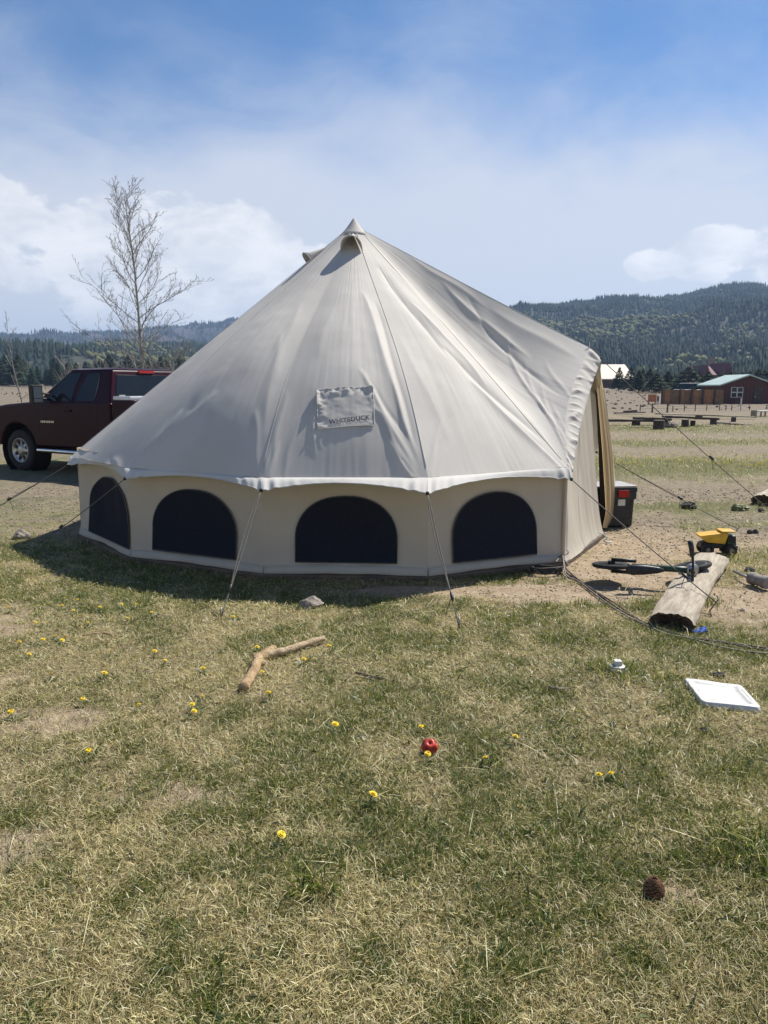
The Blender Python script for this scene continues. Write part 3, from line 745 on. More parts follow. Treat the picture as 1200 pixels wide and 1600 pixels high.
# porch: near half of the door wall, A-frame pole, and the door flap folded outward
def door_pt(u, s, G, WT, side=1):
    """u from corner to door line, s from ground to the porch roof"""
    top = wline(4, u) if side > 0 else wline(5, 1 - u)
    bow = math.sin(math.pi * u)
    top = top + np.array([-.015, 0, -.012])
    b = np.array([*(G * (1 - u) + DOOR * u), .035])
    p = b * (1 - s) + top * s
    d = (DOOR - G); n = np.array([d[1], -d[0]]) / np.linalg.norm(d) * side
    f = .003 * math.sin(u * 27) * u + .012 * math.sin(u * 6.5 + s * 2) + .0015 * math.sin(u * 71 + s) * u + .020 * math.exp(-((u - .06 - .10 * s) / .02) ** 2) * math.sin(math.pi * min(1, s * 1.2))
    fl = .04 * math.exp(-s * 12)
    return p + np.array([n[0], n[1], 0]) * (f * (1 - .5 * s) + fl)
mb = MB(); mb.open = True; mb.grid(np.array([[door_pt(u, s, GB[4], W[4]) for u in np.linspace(0, .97, 90)] for s in np.linspace(0, 1, 50)]))
dp = obj('door_wall', mb, M_WALL, tent, smooth=True)
mb = MB(); mb.tube([(*(GB[4] + (GB[4] - TENT_C) / 2.6 * .012), z_) for z_ in np.linspace(.03, WZ - .06, 9)], .016, 8); obj('corner_seam', mb, M_WALL, tent, smooth=True)
mb = MB(); mb.open = True; mb.grid(np.array([[door_pt(u, s, GB2[0], W[6], -1) for u in np.linspace(0, .22, 40)] for s in np.linspace(0, 1, 30)]))
obj('door_wall', mb, M_WALL, tent, smooth=True)
mb = MB(); q0, q1 = np.array([*(GB[4] * .35 + DOOR * .65), 0]), np.array([*(GB2[0] * .5 + DOOR * .5), 0]); tp = DPEAK - np.array([.05, 0, .03])
mb.tube([q0 - [.08, 0, 0], q0 * .5 + tp * .5 - [.05, 0, 0], tp, q1 * .5 + tp * .5 - [.05, 0, 0], q1 - [.08, 0, 0]], .0125, 8); obj('door_pole', mb, M_POLE, tent, smooth=True)
mb = MB(); mb.tube([(TENT_C[0], TENT_C[1], 0), tuple(APEX - [0, 0, .03])], .019, 10); obj('centre_pole', mb, M_POLE, tent, smooth=True)
fl_in = [(930, 585), (935, 640), (940, 700), (945, 770), (947, 800), (943, 824)]
fl_out = [(936, 575), (947, 640), (957, 712), (961, 770), (957, 808), (948, 826)]
rows = []
for k in np.linspace(0, 1, 40):
    a = k * 5; i0 = min(int(a), 4); f = a - i0
    pi_ = np.array(fl_in[i0]) * (1 - f) + np.array(fl_in[i0 + 1]) * f; po = np.array(fl_out[i0]) * (1 - f) + np.array(fl_out[i0 + 1]) * f
    A_ = at_y(*pi_, 7.50); C_ = at_y(*po, 7.85); row = []
    for s in np.linspace(0, 1, 36):
        p = A_ * (1 - s) + C_ * s
        p = p + np.array([.92, -.39, 0]) * (.020 * math.sin(s * 15 + k * 2.2) * (.4 + .6 * k) * math.sin(math.pi * min(1, s * 1.1)) + .008 * math.sin(s * 33 + k * 4))
        row.append(p)
    # the free edge turns back and shows its pale outer face
    e = row[-1]
    for q in range(1, 7): row.append(e + np.array([.0105 * q * k + .001 * q, .012 * q, 0]) * (.2 + k) * (1 - .5 * max(0, k - .8) / .2))
    rows.append(row)
mb = MB(); mb.open = True; mb.grid(np.array([r[:36] for r in rows]))
fo = obj('door_flap', mb, M_FLAP, tent, smooth=True); fo['label'] = 'glowing golden inner side of the open door flap'
mb = MB(); mb.open = True; mb.grid(np.array([r[35:] for r in rows])); obj('flap_edge', mb, M_HEM, fo, smooth=True)
mb = MB(); mb.tube([tuple(r[35]) for r in rows[4:30]], .006, 5); obj('zip', mb, M_ROPE, fo)

gap_in = [(929, 590), (932, 640), (935, 700), (937, 770), (938, 805), (937, 830)]; gap_out = [(933, 590), (943, 640), (951, 712), (955, 770), (953, 808), (946, 828)]
rows2 = [[at_y(*(np.array(a_) * (1 - s_) + np.array(b_) * s_), 7.72 + .12 * s_) for s_ in np.linspace(0, 1, 8)] for a_, b_ in zip(gap_in, gap_out)]
mb = MB(); mb.open = True; mb.grid(np.array(rows2)); obj('dark_gap_sheet', mb, M_MESH, tent, smooth=True)  # black sheet added to stand for the dark interior beside the flap
# guy ropes (parts of the tent) and their pegs
def rope_line(a, b, n=12, sag=.02):
    a, b = np.array(a), np.array(b); return [tuple(a * (1 - k / n) + b * (k / n) - np.array([0, 0, sag * math.sin(math.pi * k / n)])) for k in range(n + 1)]
M_PEG = pmat('peg_steel', (.33, .31, .28), (.16, .11, .08), 40, .5, metal=.7)
def guy(b, peg, label, split=0.72, gap=.022, r=.0042, pegw=True, single=False, mat=None):
    b, peg = np.array(b, float), np.array(peg, float); mat = mat or M_ROPE
    d = peg - b; side = np.array([d[1], -d[0], 0]); side /= np.linalg.norm(side)
    mid = b + d * split
    mb = MB(); mb.tube(rope_line(b, peg, 14, .015), r, 6)
    g_ = obj('guy_rope', mb, mat, tent, smooth=True)
    if not single:
        mb = MB(); p = [b * (1 - k / 12) + (mid + side * 0) * (k / 12) + side * gap * math.sin(math.pi * (k / 12) ** .8) * 1.0 for k in range(13)]
        mb.tube([tuple(q) for q in p], r * .85, 6); obj('return_line', mb, mat, g_, smooth=True)
    mb = MB(); Mx = Matrix.Translation(Vector(mid)) @ Vector(d).to_track_quat('Z', 'Y').to_matrix().to_4x4()
    mb.lathe([(.006, -.03), (.011, -.026), (.011, .0), (.009, .026), (.005, .03)], 8, Mx)
    obj('rope_slider', mb, M_PLASTIC_K, g_, smooth=True)
    mb = MB(); mb.lathe([(.006, -.014), (.013, -.010), (.013, .010), (.006, .014)], 8, Matrix.Translation(Vector(b)))
    obj('eyelet_knot', mb, M_PLASTIC_K, g_, smooth=True)
    # loose tail of the slider
    mb = MB(); dn = np.array([0, 0, -1.]); p = [mid + side * .01 * k + dn * .018 * k * (1 + .15 * k) for k in range(5)]; mb.tube([tuple(q) for q in p], r * .7, 5); obj('rope_tail', mb, mat, g_, smooth=True)
    if pegw:
        pg = Vector(peg); back = -Vector(d).normalized()
        mb = MB(); mb.tube([pg + Vector((0, 0, -.10)) + back * .05, pg + Vector((0, 0, .03)) - back * .02, pg + Vector((0, 0, .045)) - back * .012, pg + Vector((0, 0, .05)) + back * .012, pg + Vector((0, 0, .038)) + back * .02], .005, 6)
        tag(obj('tent_peg', mb, M_PEG, None, smooth=True), label, 'tent peg', 'tent pegs')
    return g_
def P0(x, y, z=0.0): p = gnd(x, y); return np.array([p[0], p[1], float(gz(p[0], p[1])) + z])
guy(B[0], P0(-70, 832, .02), 'steel peg for the leftmost tent rope, beyond the gravel', split=.5)
guy(B[1], P0(62, 850, .02), 'steel peg in the tent shadow at the tent front left corner', single=True)
guy(B[2], P0(346, 968, .02), 'steel peg in grass left of the grey rock, below second window', split=.80)
guy(B[3], P0(717, 982, .02), 'steel peg in grass right of the grey rock, below third and fourth windows', split=.80)
guy(B[4], P0(1117, 958, .075), 'bent steel peg beside the weathered timber beam', split=.82, single=True)
guy(DTIP, P0(1245, 838, .02), 'steel peg of the porch rope near the right edge', split=.55, single=True)
guy(B[6], P0(1152, 829, .02), 'steel peg in bare dirt behind the toy dump truck', split=.62, gap=.03)
mb = MB(); mb.tube([tuple(DPEAK + [0, 0, k * .012]) for k in range(6)], [.006, .006, .005, .005, .004, .003], 6); obj('pole_spike', mb, M_STEEL, tent)

# ------------------------------------------------------------------ pickup truck (local frame: x forward from the front axle, y to its left, z up)
M_PAINT = pmat('maroon_paint', (.027, .003, .008), (.023, .0026, .007), 3, .32, coat=.03, spec=.14)
M_GLASS = pmat('tinted_glass', (.012, .014, .016), (.010, .012, .014), 3, .06, spec=.34)
M_TYRE = pmat('tyre_rubber', (.018, .018, .018), (.03, .028, .026), 20, .85, .3, 80)
M_RIM = pmat('alloy_rim', (.52, .50, .47), (.40, .38, .35), 12, .35, metal=.75)
M_CHROME = pmat('chrome', (.70, .70, .70), (.60, .60, .60), 10, .18, metal=1.0)
M_DARK = pmat('dark_trim', (.012, .012, .013), (.02, .02, .02), 10, .6)
M_TAIL = pmat('red_lens', (.40, .015, .012), (.30, .01, .01), 20, .2)
M_ALU = pmat('aluminium', (.66, .66, .66), (.56, .56, .57), 8, .35, metal=.6)
M_MIRROR = pmat('mirror_glass', (.62, .72, .74), (.60, .70, .72), 3, .08, metal=.9)
HEAD = R(30.0)
hx, hy = -math.cos(HEAD), math.sin(HEAD)
fw = gnd(44, 734); left = Vector((-hy, hx, 0))           # left of the heading
tpos = Vector((fw[0], fw[1], 0)) - left * .84 * .94
truck = thing('pickup_truck', 'dark maroon extended cab pickup truck parked behind the tent on the left', 'truck', (tpos.x, tpos.y, float(gz(tpos.x, tpos.y)) - .005), (0, 0, math.atan2(hy, hx))); truck.scale = (.96, .95, .925)
def arc(cx, cz, r, a0, a1, n=12): return [(cx + r * math.cos(R(a0 + (a1 - a0) * k / n)), cz + r * math.sin(R(a0 + (a1 - a0) * k / n))) for k in range(n + 1)]
WB = -3.68
prof = [(1.02, .50), (1.06, .62), (1.05, .90), (1.00, 1.06), (.93, 1.17), (.80, 1.235), (.30, 1.30), (-.62, 1.365), (-.66, 1.36), (-2.60, 1.36), (-2.60, .52)]
prof += [(-.62, .50)] + arc(0, .42, .52, 172, 8, 14)
prof = prof[::-1] if False else prof
def side_prism(mb, poly, y0, y1):
    n = len(poly); mb.add([(x, y0, z) for x, z in poly] + [(x, y1, z) for x, z in poly], [tuple(range(n)), tuple(range(2 * n - 1, n - 1, -1))] + [(i, n + i, n + (i + 1) % n, (i + 1) % n) for i in range(n)]); return mb
mb = MB(); side_prism(mb, prof, -.995, .995)
obj('body', mb, M_PAINT, truck, smooth=True, world=False, bevel=.05, angle=28)
bed = [(-2.63, .55), (-2.63, 1.40), (-4.86, 1.40), (-4.90, .62), (-4.28, .60)] + arc(WB, .42, .52, 8, 172, 14) + [(-3.1, .55)]
mb = MB()
for y0, y1 in ((.80, .995), (-.995, -.80)): side_prism(mb, bed, y0, y1)
mb.box((-3.75, 0, .80), (2.2, 1.6, .06)); mb.box((-2.67, 0, 1.05), (.06, 1.6, .66)); mb.box((-4.86, 0, 1.03), (.07, 1.6, .72))
bd = obj('bed', mb, M_PAINT, truck, smooth=True, world=False, bevel=.03)
mb = MB(); mb.box((-4.93, 0, .60), (.16, 1.95, .20)); obj('rear_bumper', mb, M_CHROME, truck, world=False, bevel=.03)
mb = MB(); mb.box((1.04, 0, .60), (.16, 1.96, .24)); obj('front_bumper', mb, M_CHROME, truck, world=False, bevel=.04)
mb = MB(); mb.box((1.045, 0, .93), (.05, 1.2, .30)); obj('grille', mb, M_DARK, truck, world=False, bevel=.02)
for s in (-1, 1):
    mb = MB(); mb.box((1.0, s * .80, .95), (.14, .34, .26)); obj('headlight', mb, M_MIRROR, truck, world=False, bevel=.04)
    mb = MB(); mb.box((-4.88, s * .93, 1.08), (.06, .14, .40)); obj('tail_light', mb, M_TAIL, truck, world=False, bevel=.02)
# cab greenhouse: tapered shell
CB = [(-.58, 1.35, .955), (-2.58, 1.35, .965)]; CT_ = [(-1.33, 1.945, .73), (-2.40, 1.945, .74)]
CM = [(-1.10, 1.80, .80), (-2.45, 1.80, .81)]
def cab_pt(x01, z01, side):
    """x01 0 front..1 rear, z01 0 belt..1 roof edge"""
    x0 = CB[0][0] + (CT_[0][0] - CB[0][0]) * z01; x1 = CB[1][0] + (CT_[1][0] - CB[1][0]) * z01
    y0 = CB[0][2] + (CT_[0][2] - CB[0][2]) * z01 ** 1.15
    return (x0 + (x1 - x0) * x01, side * y0, CB[0][1] + (CT_[0][1] - CB[0][1]) * z01)
mb = MB(); lv = [0, .35, .7, .9, 1.0]; vs = []
for z in lv:
    for x, s in ((0, 1), (0, -1), (1, -1), (1, 1)): vs.append(cab_pt(x, z, s))
fs = [(k * 4 + a, k * 4 + (a + 1) % 4, (k + 1) * 4 + (a + 1) % 4, (k + 1) * 4 + a) for k in range(4) for a in range(4)] + [(16, 17, 18, 19)]
mb.add(vs, fs); mb.add([(-1.42, .62, 1.972), (-1.42, -.62, 1.972), (-2.30, -.62, 1.978), (-2.30, .62, 1.978), cab_pt(0, 1, 1), cab_pt(0, 1, -1), cab_pt(1, 1, -1), cab_pt(1, 1, 1)],
       [(0, 1, 2, 3), (4, 5, 1, 0), (5, 6, 2, 1), (6, 7, 3, 2), (7, 4, 0, 3)])
cab = obj('cab', mb, M_PAINT, truck, smooth=True, world=False, bevel=.035, angle=25)
def cab_win(name, pts, side, off=.008):
    mb = MB(); q = [Vector(cab_pt(x, z, side)) for x, z in pts]; n = (q[1] - q[0]).cross(q[2] - q[0]).normalized()
    if n.y * side < 0: n = -n
    k = len(q); mb.add([p + n * off for p in q] + [p - n * .02 for p in q], [tuple(range(k)), tuple(range(2 * k - 1, k - 1, -1))] + [(i, (i + 1) % k, k + (i + 1) % k, k + i) for i in range(k)])
    return obj(name, mb, M_GLASS, truck, world=False)
for s in (1, -1):
    cab_win('door_window', [(.14, .03), (.49, .03), (.42, .46), (.33, .90), (.10, .90), (.07, .60)], s)
    cab_win('rear_quarter_window', [(.545, .05), (.79, .05), (.80, .50), (.76, .88), (.50, .88), (.51, .46)], s)
# rear window and windscreen on the end faces
def end_win(name, x01, w0, w1, z0, z1, off, mat=M_GLASS):
    mb = MB(); a0, a1 = cab_pt(x01, z0, 1), cab_pt(x01, z1, 1)
    q = [(a0[0] + off, a0[1] * w0, a0[2]), (a0[0] + off, -a0[1] * w0, a0[2]), (a1[0] + off, -a1[1] * w1, a1[2]), (a1[0] + off, a1[1] * w1, a1[2])]
    mb.add(q + [(x - off * 3, y, z) for x, y, z in q], [(0, 1, 2, 3), (7, 6, 5, 4)] + [(i, (i + 1) % 4, 4 + (i + 1) % 4, 4 + i) for i in range(4)])
    return obj(name, mb, mat, truck, world=False, bevel=.01)
end_win('rear_window', 1, .90, .88, .04, .84, -.012); end_win('windscreen', 0, .93, .93, .06, .92, .012)
a1 = cab_pt(1, .92, 1); mb = MB(); mb.box((a1[0] - .02, 0, a1[2] + .01), (.04, .36, .05)); obj('brake_light', mb, M_TAIL, truck, world=False, bevel=.01)
mb = MB(); mb.box((-2.86, 0, 1.435), (.42, 1.93, .07)); tb_ = obj('tool_box', mb, M_ALU, truck, world=False, bevel=.015)
mb = MB(); a1 = cab_pt(1, .12, 1); mb.box((a1[0] - .022, .70, a1[2] + .02), (.006, .13, .10)); obj('window_sticker', mb, M_WHITEP, truck, world=False)
for s in (1, -1):
    mb = MB(); mb.tube([(-.95, s * .95, 1.40), (-.95, s * 1.12, 1.42)], .025, 6); mb.tube([(-.95, s * .95, 1.50), (-.95, s * 1.12, 1.52)], .022, 6); mb.box((-.93, s * 1.20, 1.50), (.11, .21, .34))
    mi = obj('mirror', mb, M_DARK, truck, world=False, bevel=.02)
    mb = MB(); mb.box((-.988, s * 1.205, 1.53), (.006, .16, .20)); mb.box((-.988, s * 1.205, 1.385), (.006, .16, .07)); obj('mirror_glass', mb, M_MIRROR, mi, world=False)
    mb = MB(); mb.tube([(-.60, s * 1.0, .46), (-.66, s * 1.04, .44), (-2.60, s * 1.04, .44), (-2.66, s * 1.0, .46)], .042, 8); obj('running_board', mb, M_CHROME, truck, smooth=True, world=False)
    for x0, x1, z0, z1 in ((-.64, -.628, .56, 1.35), (-1.60, -1.588, .56, 1.36), (-2.245, -2.233, .56, 1.36)):
        mb = MB(); mb.box(((x0 + x1) / 2, s * .9962, (z0 + z1) / 2), (x1 - x0, .003, z1 - z0)); obj('door_seam', mb, M_DARK, truck, world=False)
    mb = MB(); mb.box((-1.50, s * 1.01, 1.20), (.19, .035, .04)); obj('door_handle', mb, M_PAINT, truck, world=False, bevel=.012)
    mb = MB()
    for k in range(8): mb.box((-.74 - k * .048, s * .998, .985), (.034 if k % 3 else .026, .005, .040))
    obj('badge', mb, M_CHROME, truck, world=False)
    mb = MB(); mb.box((-1.6, s * .997, .70), (1.86, .006, .05)); obj('door_moulding', mb, M_PAINT, truck, world=False)
    for cx in (0, WB):      # wheel wells
        mb = MB(); mb.lathe([(.515, 0), (.515, .33), (.0, .33)], 20, Matrix.Translation((cx, s * .985, .42)) @ Matrix.Rotation(R(90) * s, 4, 'X'), cap=False); obj('wheel_well', mb, M_DARK, truck, world=False)
mb = MB(); mb.box((-1.9, 0, .48), (4.9, 1.1, .22)); obj('chassis', mb, M_DARK, truck, world=False, bevel=.03)
for cx in (0, WB): mb = MB(); mb.tube([(cx, -.8, .40), (cx, .8, .40)], .055, 8); obj('axle', mb, M_DARK, truck, world=False)
# a wheel built about local Z (outer face +Z) then turned
WM = None
def wheel(cx, s):
    rr = .405; T = Matrix.Translation((cx, s * .84, rr)) @ Matrix.Rotation(R(-90) * s, 4, 'X')
    w = MB(); w.lathe([(.24, -.12), (.30, -.135), (.375, -.13), (.400, -.10), (rr, -.05), (rr, .05), (.400, .10), (.375, .13), (.30, .135), (.245, .125), (.235, .08), (.235, -.08)], 40, T)
    wh = obj('wheel', w, M_TYRE, truck, smooth=True, world=False)
    w = MB(); w.lathe([(.243, .118), (.236, .132), (.225, .128), (.215, .10), (.17, .085), (.095, .095), (.085, .118), (.06, .125), (0, .125)], 40, T, cap=False)
    rm = obj('rim', w, M_RIM, wh, smooth=True, world=False)
    for k in range(8):
        a = 2 * math.pi * (k + .5) / 8; T2 = T @ Matrix.Rotation(a, 4, 'Z') @ Matrix.Translation((.162, 0, .0885))
        w = MB(); w.prism([(.050 * math.cos(q) * 1.0, (.037 + .010 * math.cos(q)) * math.sin(q)) for q in np.linspace(0, 2 * math.pi, 11)[:-1]], .012, T2); obj('rim_slot', w, M_DARK, wh, world=False)
for cx in (0, WB):
    for s in (1, -1): wheel(cx, s)

# ------------------------------------------------------------------ bare trees
def bare_tree(name, label, base, height, spread, seed, lean=0.0, limbs=34, first=.14, r0=.085, twig=1.0):
    rg = random.Random(seed)
    t = thing(name, label, 'tree', base)
    B_ = Vector(base); tr = MB(); cr = MB(); trunk = []
    n = 16
    for k in range(n + 1):
        s = k / n
        trunk.append(B_ + Vector((lean * s + .10 * math.sin(s * 5 + seed) * s, .08 * math.sin(s * 4 + 1), height * s)))
    tr.tube(trunk, [r0 * (1 - .93 * (k / n) ** .8) for k in range(n + 1)], 8)
    def tp(s): a = s * n; i = min(int(a), n - 1); return trunk[i].lerp(trunk[i + 1], a - i)
    def branch(p, d, ln, r, depth, up):
        m = 6 if depth == 0 else (4 if depth == 1 else 3); pts = [p]; q = p.copy(); dd = d.copy(); kids = []
        for k in range(m):
            dd = (dd + Vector((rg.uniform(-1, 1), rg.uniform(-1, 1), rg.uniform(-.7, .9) + up)) * (.17 if depth < 2 else .26)).normalized()
            q = q + dd * (ln / m); pts.append(q.copy()); kids.append((q.copy(), dd.copy(), (k + 1) / m))
        cr.tube(pts, [max(r * (1 - .8 * k / m), .0042) for k in range(m + 1)], 4 if depth < 1 else 3, cap=False)
        if depth < 3:
            cnt = [int(8 * twig), int(4 * twig), 2][depth]
            for c in range(cnt):
                kq, kd, s = kids[min(int((.12 + .88 * c / cnt + rg.uniform(-.06, .06)) * m), m - 1)]
                ax = Vector((rg.uniform(-1, 1), rg.uniform(-1, 1), rg.uniform(-.4, .9))).normalized()
                nd = (kd + ax * rg.uniform(.7, 1.15)).normalized()
                branch(kq, nd, ln * rg.uniform(.30, .52) * (1 - .3 * s), r * .5, depth + 1, up)
    for k in range(limbs):
        s = first + (1 - first - .02) * (k / limbs) ** .92; az_ = k * 2.39996 + rg.uniform(-.4, .4)
        ln = spread * (.12 + .88 * max(0, math.sin(math.pi * (.30 + .66 * s))) ** .8) * rg.uniform(.75, 1.15) * (.85 if s < first + .05 else 1)
        el_ = R(12 + 56 * s + rg.uniform(-10, 10))
        d = Vector((math.cos(az_) * math.cos(el_), math.sin(az_) * math.cos(el_), math.sin(el_)))
        branch(tp(s), d, ln, r0 * .30 * (1 - .6 * s), 0, .16)
    obj('trunk', tr, M_TWIG, t, smooth=True); obj('crown', cr, M_TWIG, t)
    return t
p = at_y(228, 640, 25.0)
bare_tree('aspen_tree', 'tall bare aspen tree with fine twigs behind the maroon pickup', (p[0], 25.0, float(gz(p[0], 25.)) - .05), 7.6, 2.2, 5, limbs=38, first=.21, lean=-.25)
p = at_y(41, 640, 24.0)
bare_tree('sapling', 'thin leaning bare sapling at the left edge beyond the pickup hood', (p[0], 24.0, float(gz(p[0], 24.)) - .05), 3.95, .55, 9, lean=-.48, limbs=12, first=.3, r0=.035, twig=.55)
# leafless brush round the aspen's foot
for k, (x, w_) in enumerate(((150, 1.0), (190, 1.3), (262, 1.5), (300, 1.2))):
    q = at_y(x, 640, 27.0 + k * .8); rg = random.Random(50 + k); br = MB()
    base = Vector((q[0], q[1], float(gz(q[0], q[1])) - .05))
    for s in range(34):
        a = rg.uniform(0, 6.28); d = Vector((math.cos(a) * rg.uniform(.2, .75), math.sin(a) * rg.uniform(.2, .75), 1)).normalized(); L = rg.uniform(1.2, 2.75)
        pts = [base + d * (L * j / 5) + Vector((rg.uniform(-.07, .07), rg.uniform(-.07, .07), -.05 * (j / 5) ** 2)) for j in range(6)]
        br.tube(pts, [.016 * (1 - .15 * j) for j in range(6)], 3, cap=False)
        for b_ in range(6):
            j = rg.randrange(2, 6); dd = (d + Vector((rg.uniform(-1, 1), rg.uniform(-1, 1), rg.uniform(-.2, .5)))).normalized(); l2 = rg.uniform(.25, .7)
            br.tube([pts[j], pts[j] + dd * l2 * .5, pts[j] + dd * l2 + Vector((0, 0, .05))], [.007, .005, .003], 3, cap=False)
    tag(obj('bare_bush', br, M_GREYWOOD), ['bare twiggy bush at the left behind the pickup cab', 'bare twiggy bush at the foot of the aspen tree', 'pale bare bush just right of the aspen trunk', 'bare bush touching the sloping tent roof edge'][k], 'bush', 'bare bushes behind the pickup')

# ------------------------------------------------------------------ conifers one can tell apart
def conifer_proto(name, seed, h, r, dark):
    rg = np.random.default_rng(seed); n = 520
    t = rg.uniform(0, 1, n) ** .8; zz = h * (.08 + .92 * t); rad = r * (1 - t) ** .85 * (.55 + .45 * rg.uniform(0, 1, n)) * (.8 + .4 * np.abs(np.sin(t * 22)))
    a = rg.uniform(0, 6.283, n); cx, cy = rad * np.cos(a), rad * np.sin(a)
    L = .16 * h * (1 - .65 * t) * rg.uniform(.6, 1.2, n); w = L * .42
    ox, oy = np.cos(a), np.sin(a); px, py = -oy, ox
    V = np.stack([np.stack([cx - ox * L * .5, cy - oy * L * .5, zz + L * .30], -1),
                  np.stack([cx + ox * L * .4 + px * w, cy + oy * L * .4 + py * w, zz - L * .12], -1),
                  np.stack([cx + ox * L * .7, cy + oy * L * .7, zz - L * .02], -1),
                  np.stack([cx + ox * L * .4 - px * w, cy + oy * L * .4 - py * w, zz - L * .12], -1)], 1)
    q = np.arange(n * 4).reshape(n, 4)
    c = np.repeat(np.array(dark) * rg.uniform(.6, 1.5, n)[:, None], 4, 0)
    me = np_mesh(name + '_crown', V.reshape(-1, 3), quads=q, col=c); me.materials.append(M_TREE)
    return me
CON = [conifer_proto('conifer', 1, 1.0, .26, (.030, .048, .026)), conifer_proto('conifer', 2, 1.0, .34, (.034, .050, .026)), conifer_proto('conifer', 3, 1.0, .48, (.040, .055, .028))]
tm = MB(); tm.tube([(0, 0, -.05), (0, 0, .5), (0, 0, .95)], [.022, .014, .004], 5); TRM = bpy.data.meshes.new('conifer_trunk'); TRM.from_pydata(tm.v, [], tm.f); TRM.materials.append(M_TRUNK)
def conifer(px, Y, top, kind, label, group=None, wide=1.0):
    p = at_y(px, 605, Y); z0 = float(gz(p[0], Y)) - .1; zt = at_y(px, top, Y)[2]; h = zt - z0
    t = thing('pine_tree', label, 'tree', (p[0], Y, z0), (0, 0, px * .7), group); t.scale = (h * wide, h * wide, h)
    link(bpy.data.objects.new('crown', CON[kind]), t); link(bpy.data.objects.new('trunk', TRM), t); return t
conifer(967, 118, 574, 0, 'small dark pine on the left before the pale barn', None, 1.15)
conifer(985, 114, 573, 1, 'dark pine at the right end of the pale barn', None, 1.2)
rg = random.Random(4)
for k in range(34):
    x = 1000 + k * 7.2 + rg.uniform(-4, 4); Y = rg.uniform(96, 128)
    if 1090 < x < 1150: Y = rg.uniform(92, 100)
    conifer(x, Y, rg.uniform(579, 592) if 1090 < x < 1152 else rg.uniform(572, 588), rg.choice((1, 2, 2)), 'dark bushy pine in the row along the far side of the field', 'pines along the far field', rg.uniform(1.1, 1.6))
for k in range(46):
    x = -40 + k * 9.2 + rg.uniform(-5, 5)
    conifer(x, rg.uniform(150, 195), rg.uniform(552, 578), rg.choice((0, 0, 1)), 'dark pine in the wood edge behind the pickup', 'pines at the left wood edge', rg.uniform(.9, 1.3))

# sagebrush dots the far field
n = 4200; rg = np.random.default_rng(8)
a = rg.uniform(-.62, .66, n); r_ = np.sqrt(rg.uniform(32 ** 2, 190 ** 2, n)); x, y = r_ * np.sin(a), r_ * np.cos(a)
ok = ~((x > 8) & (y < 48)) & (fbm(x * .09, y * .09, 15, 3) > .40) & ~((np.abs(x + 7) < 6) & (y < 36)); x, y = x[ok], y[ok]; n = len(x)
hh = rg.uniform(.06, .20, n); col_ = np.array([.12, .108, .08]) * rg.uniform(.7, 1.25, n)[:, None]
me = scatter('sagebrush', BT[0], BT[1], np.stack([x, y, gz(x, y) - .06], -1), hh * rg.uniform(1.1, 1.8, n), hh, rg.uniform(0, 6, n), col_, None, .09)
o = finish('sagebrush', me, M_TREE); o['kind'] = 'stuff'; o['label'] = 'low grey sagebrush scattered over the far field'

# ------------------------------------------------------------------ far buildings on the right
M_SIDING = pmat('red_brown_boards', (.11, .042, .032), (.075, .03, .024), 6, .85, .3, 30)
M_GREENROOF = pmat('pale_green_metal', (.42, .52, .46), (.36, .45, .40), 2, .45)
M_PALE = pmat('pale_metal_roof', (.74, .64, .46), (.68, .58, .42), 1.2, .55)
M_REDROOF = pmat('maroon_roof', (.150, .050, .055), (.11, .04, .045), 2, .7)
M_OFFW = pmat('off_white_paint', (.62, .61, .58), (.52, .51, .49), 5, .6)
M_FENCE = pmat('cedar_boards', (.23, .135, .070), (.15, .092, .055), 3, .85)
M_FENCE2 = pmat('orange_boards', (.34, .17, .07), (.25, .125, .055), 3, .85)
M_ORANGE = pmat('orange_panel', (.42, .17, .08), (.33, .13, .07), 5, .7)
M_BROWN = pmat('brown_logs', (.11, .06, .042), (.08, .045, .033), 4, .85)
def cabin(name, label, x0, x1, Y, ztop, depth, eave_px, wallm, roofm, over=.35):
    L, Rr = at_y(x0, 605, Y)[0], at_y(x1, 605, Y)[0]; cx = (L + Rr) / 2; w = Rr - L
    z0 = float(gz(cx, Y)) - .1; ze = at_y(x0, eave_px, Y)[2]; zr = at_y(x0, ztop, Y)[2]
    t = thing(name, label, 'building', (cx, Y, z0))
    mb = MB(); n = 0
    poly = [(L, z0), (Rr, z0), (Rr, ze), (cx, zr - .08), (L, ze)]
    mb.add([(px_, Y, pz_) for px_, pz_ in poly] + [(px_, Y + depth, pz_) for px_, pz_ in poly], [(0, 1, 2, 3, 4), (9, 8, 7, 6, 5)] + [(i, 5 + i, 5 + (i + 1) % 5, (i + 1) % 5) for i in range(5)])
    wl = obj('wall', mb, wallm, t)
    nb = int(w / .26)
    for s in (-1, 1):
        xe = cx + s * (w / 2 + over); k = (zr - ze) / (w / 2); zz = ze - over * k
        mb = MB(); q = [(cx, Y - over, zr), (xe, Y - over, zz), (xe, Y + depth + over, zz), (cx, Y + depth + over, zr)]
        mb.add(q + [(a_, b_, c_ + .12) for a_, b_, c_ in q], [(3, 2, 1, 0), (4, 5, 6, 7)] + [(i, (i + 1) % 4, 4 + (i + 1) % 4, 4 + i) for i in range(4)]); obj('roof', mb, roofm, t)
    return t, wl, cx, z0, ze, zr, w
YC = 64.0
cab_t, wl, cx, z0, ze, zr, w = cabin('cabin', 'red brown cabin with pale green metal roof at right edge', 1128, 1208, YC, 587, 4.0, 601, M_SIDING, M_GREENROOF)
for k in range(int(w / .30)):
    xk = cx - w / 2 + .15 + k * .30; top = ze + (zr - .2 - ze) * (1 - abs(xk - cx) / (w / 2))
    mb = MB(); mb.box((xk, YC - .012, (z0 + top) / 2), (.27, .03, top - z0)); obj('siding_board', mb, M_SIDING, cab_t)
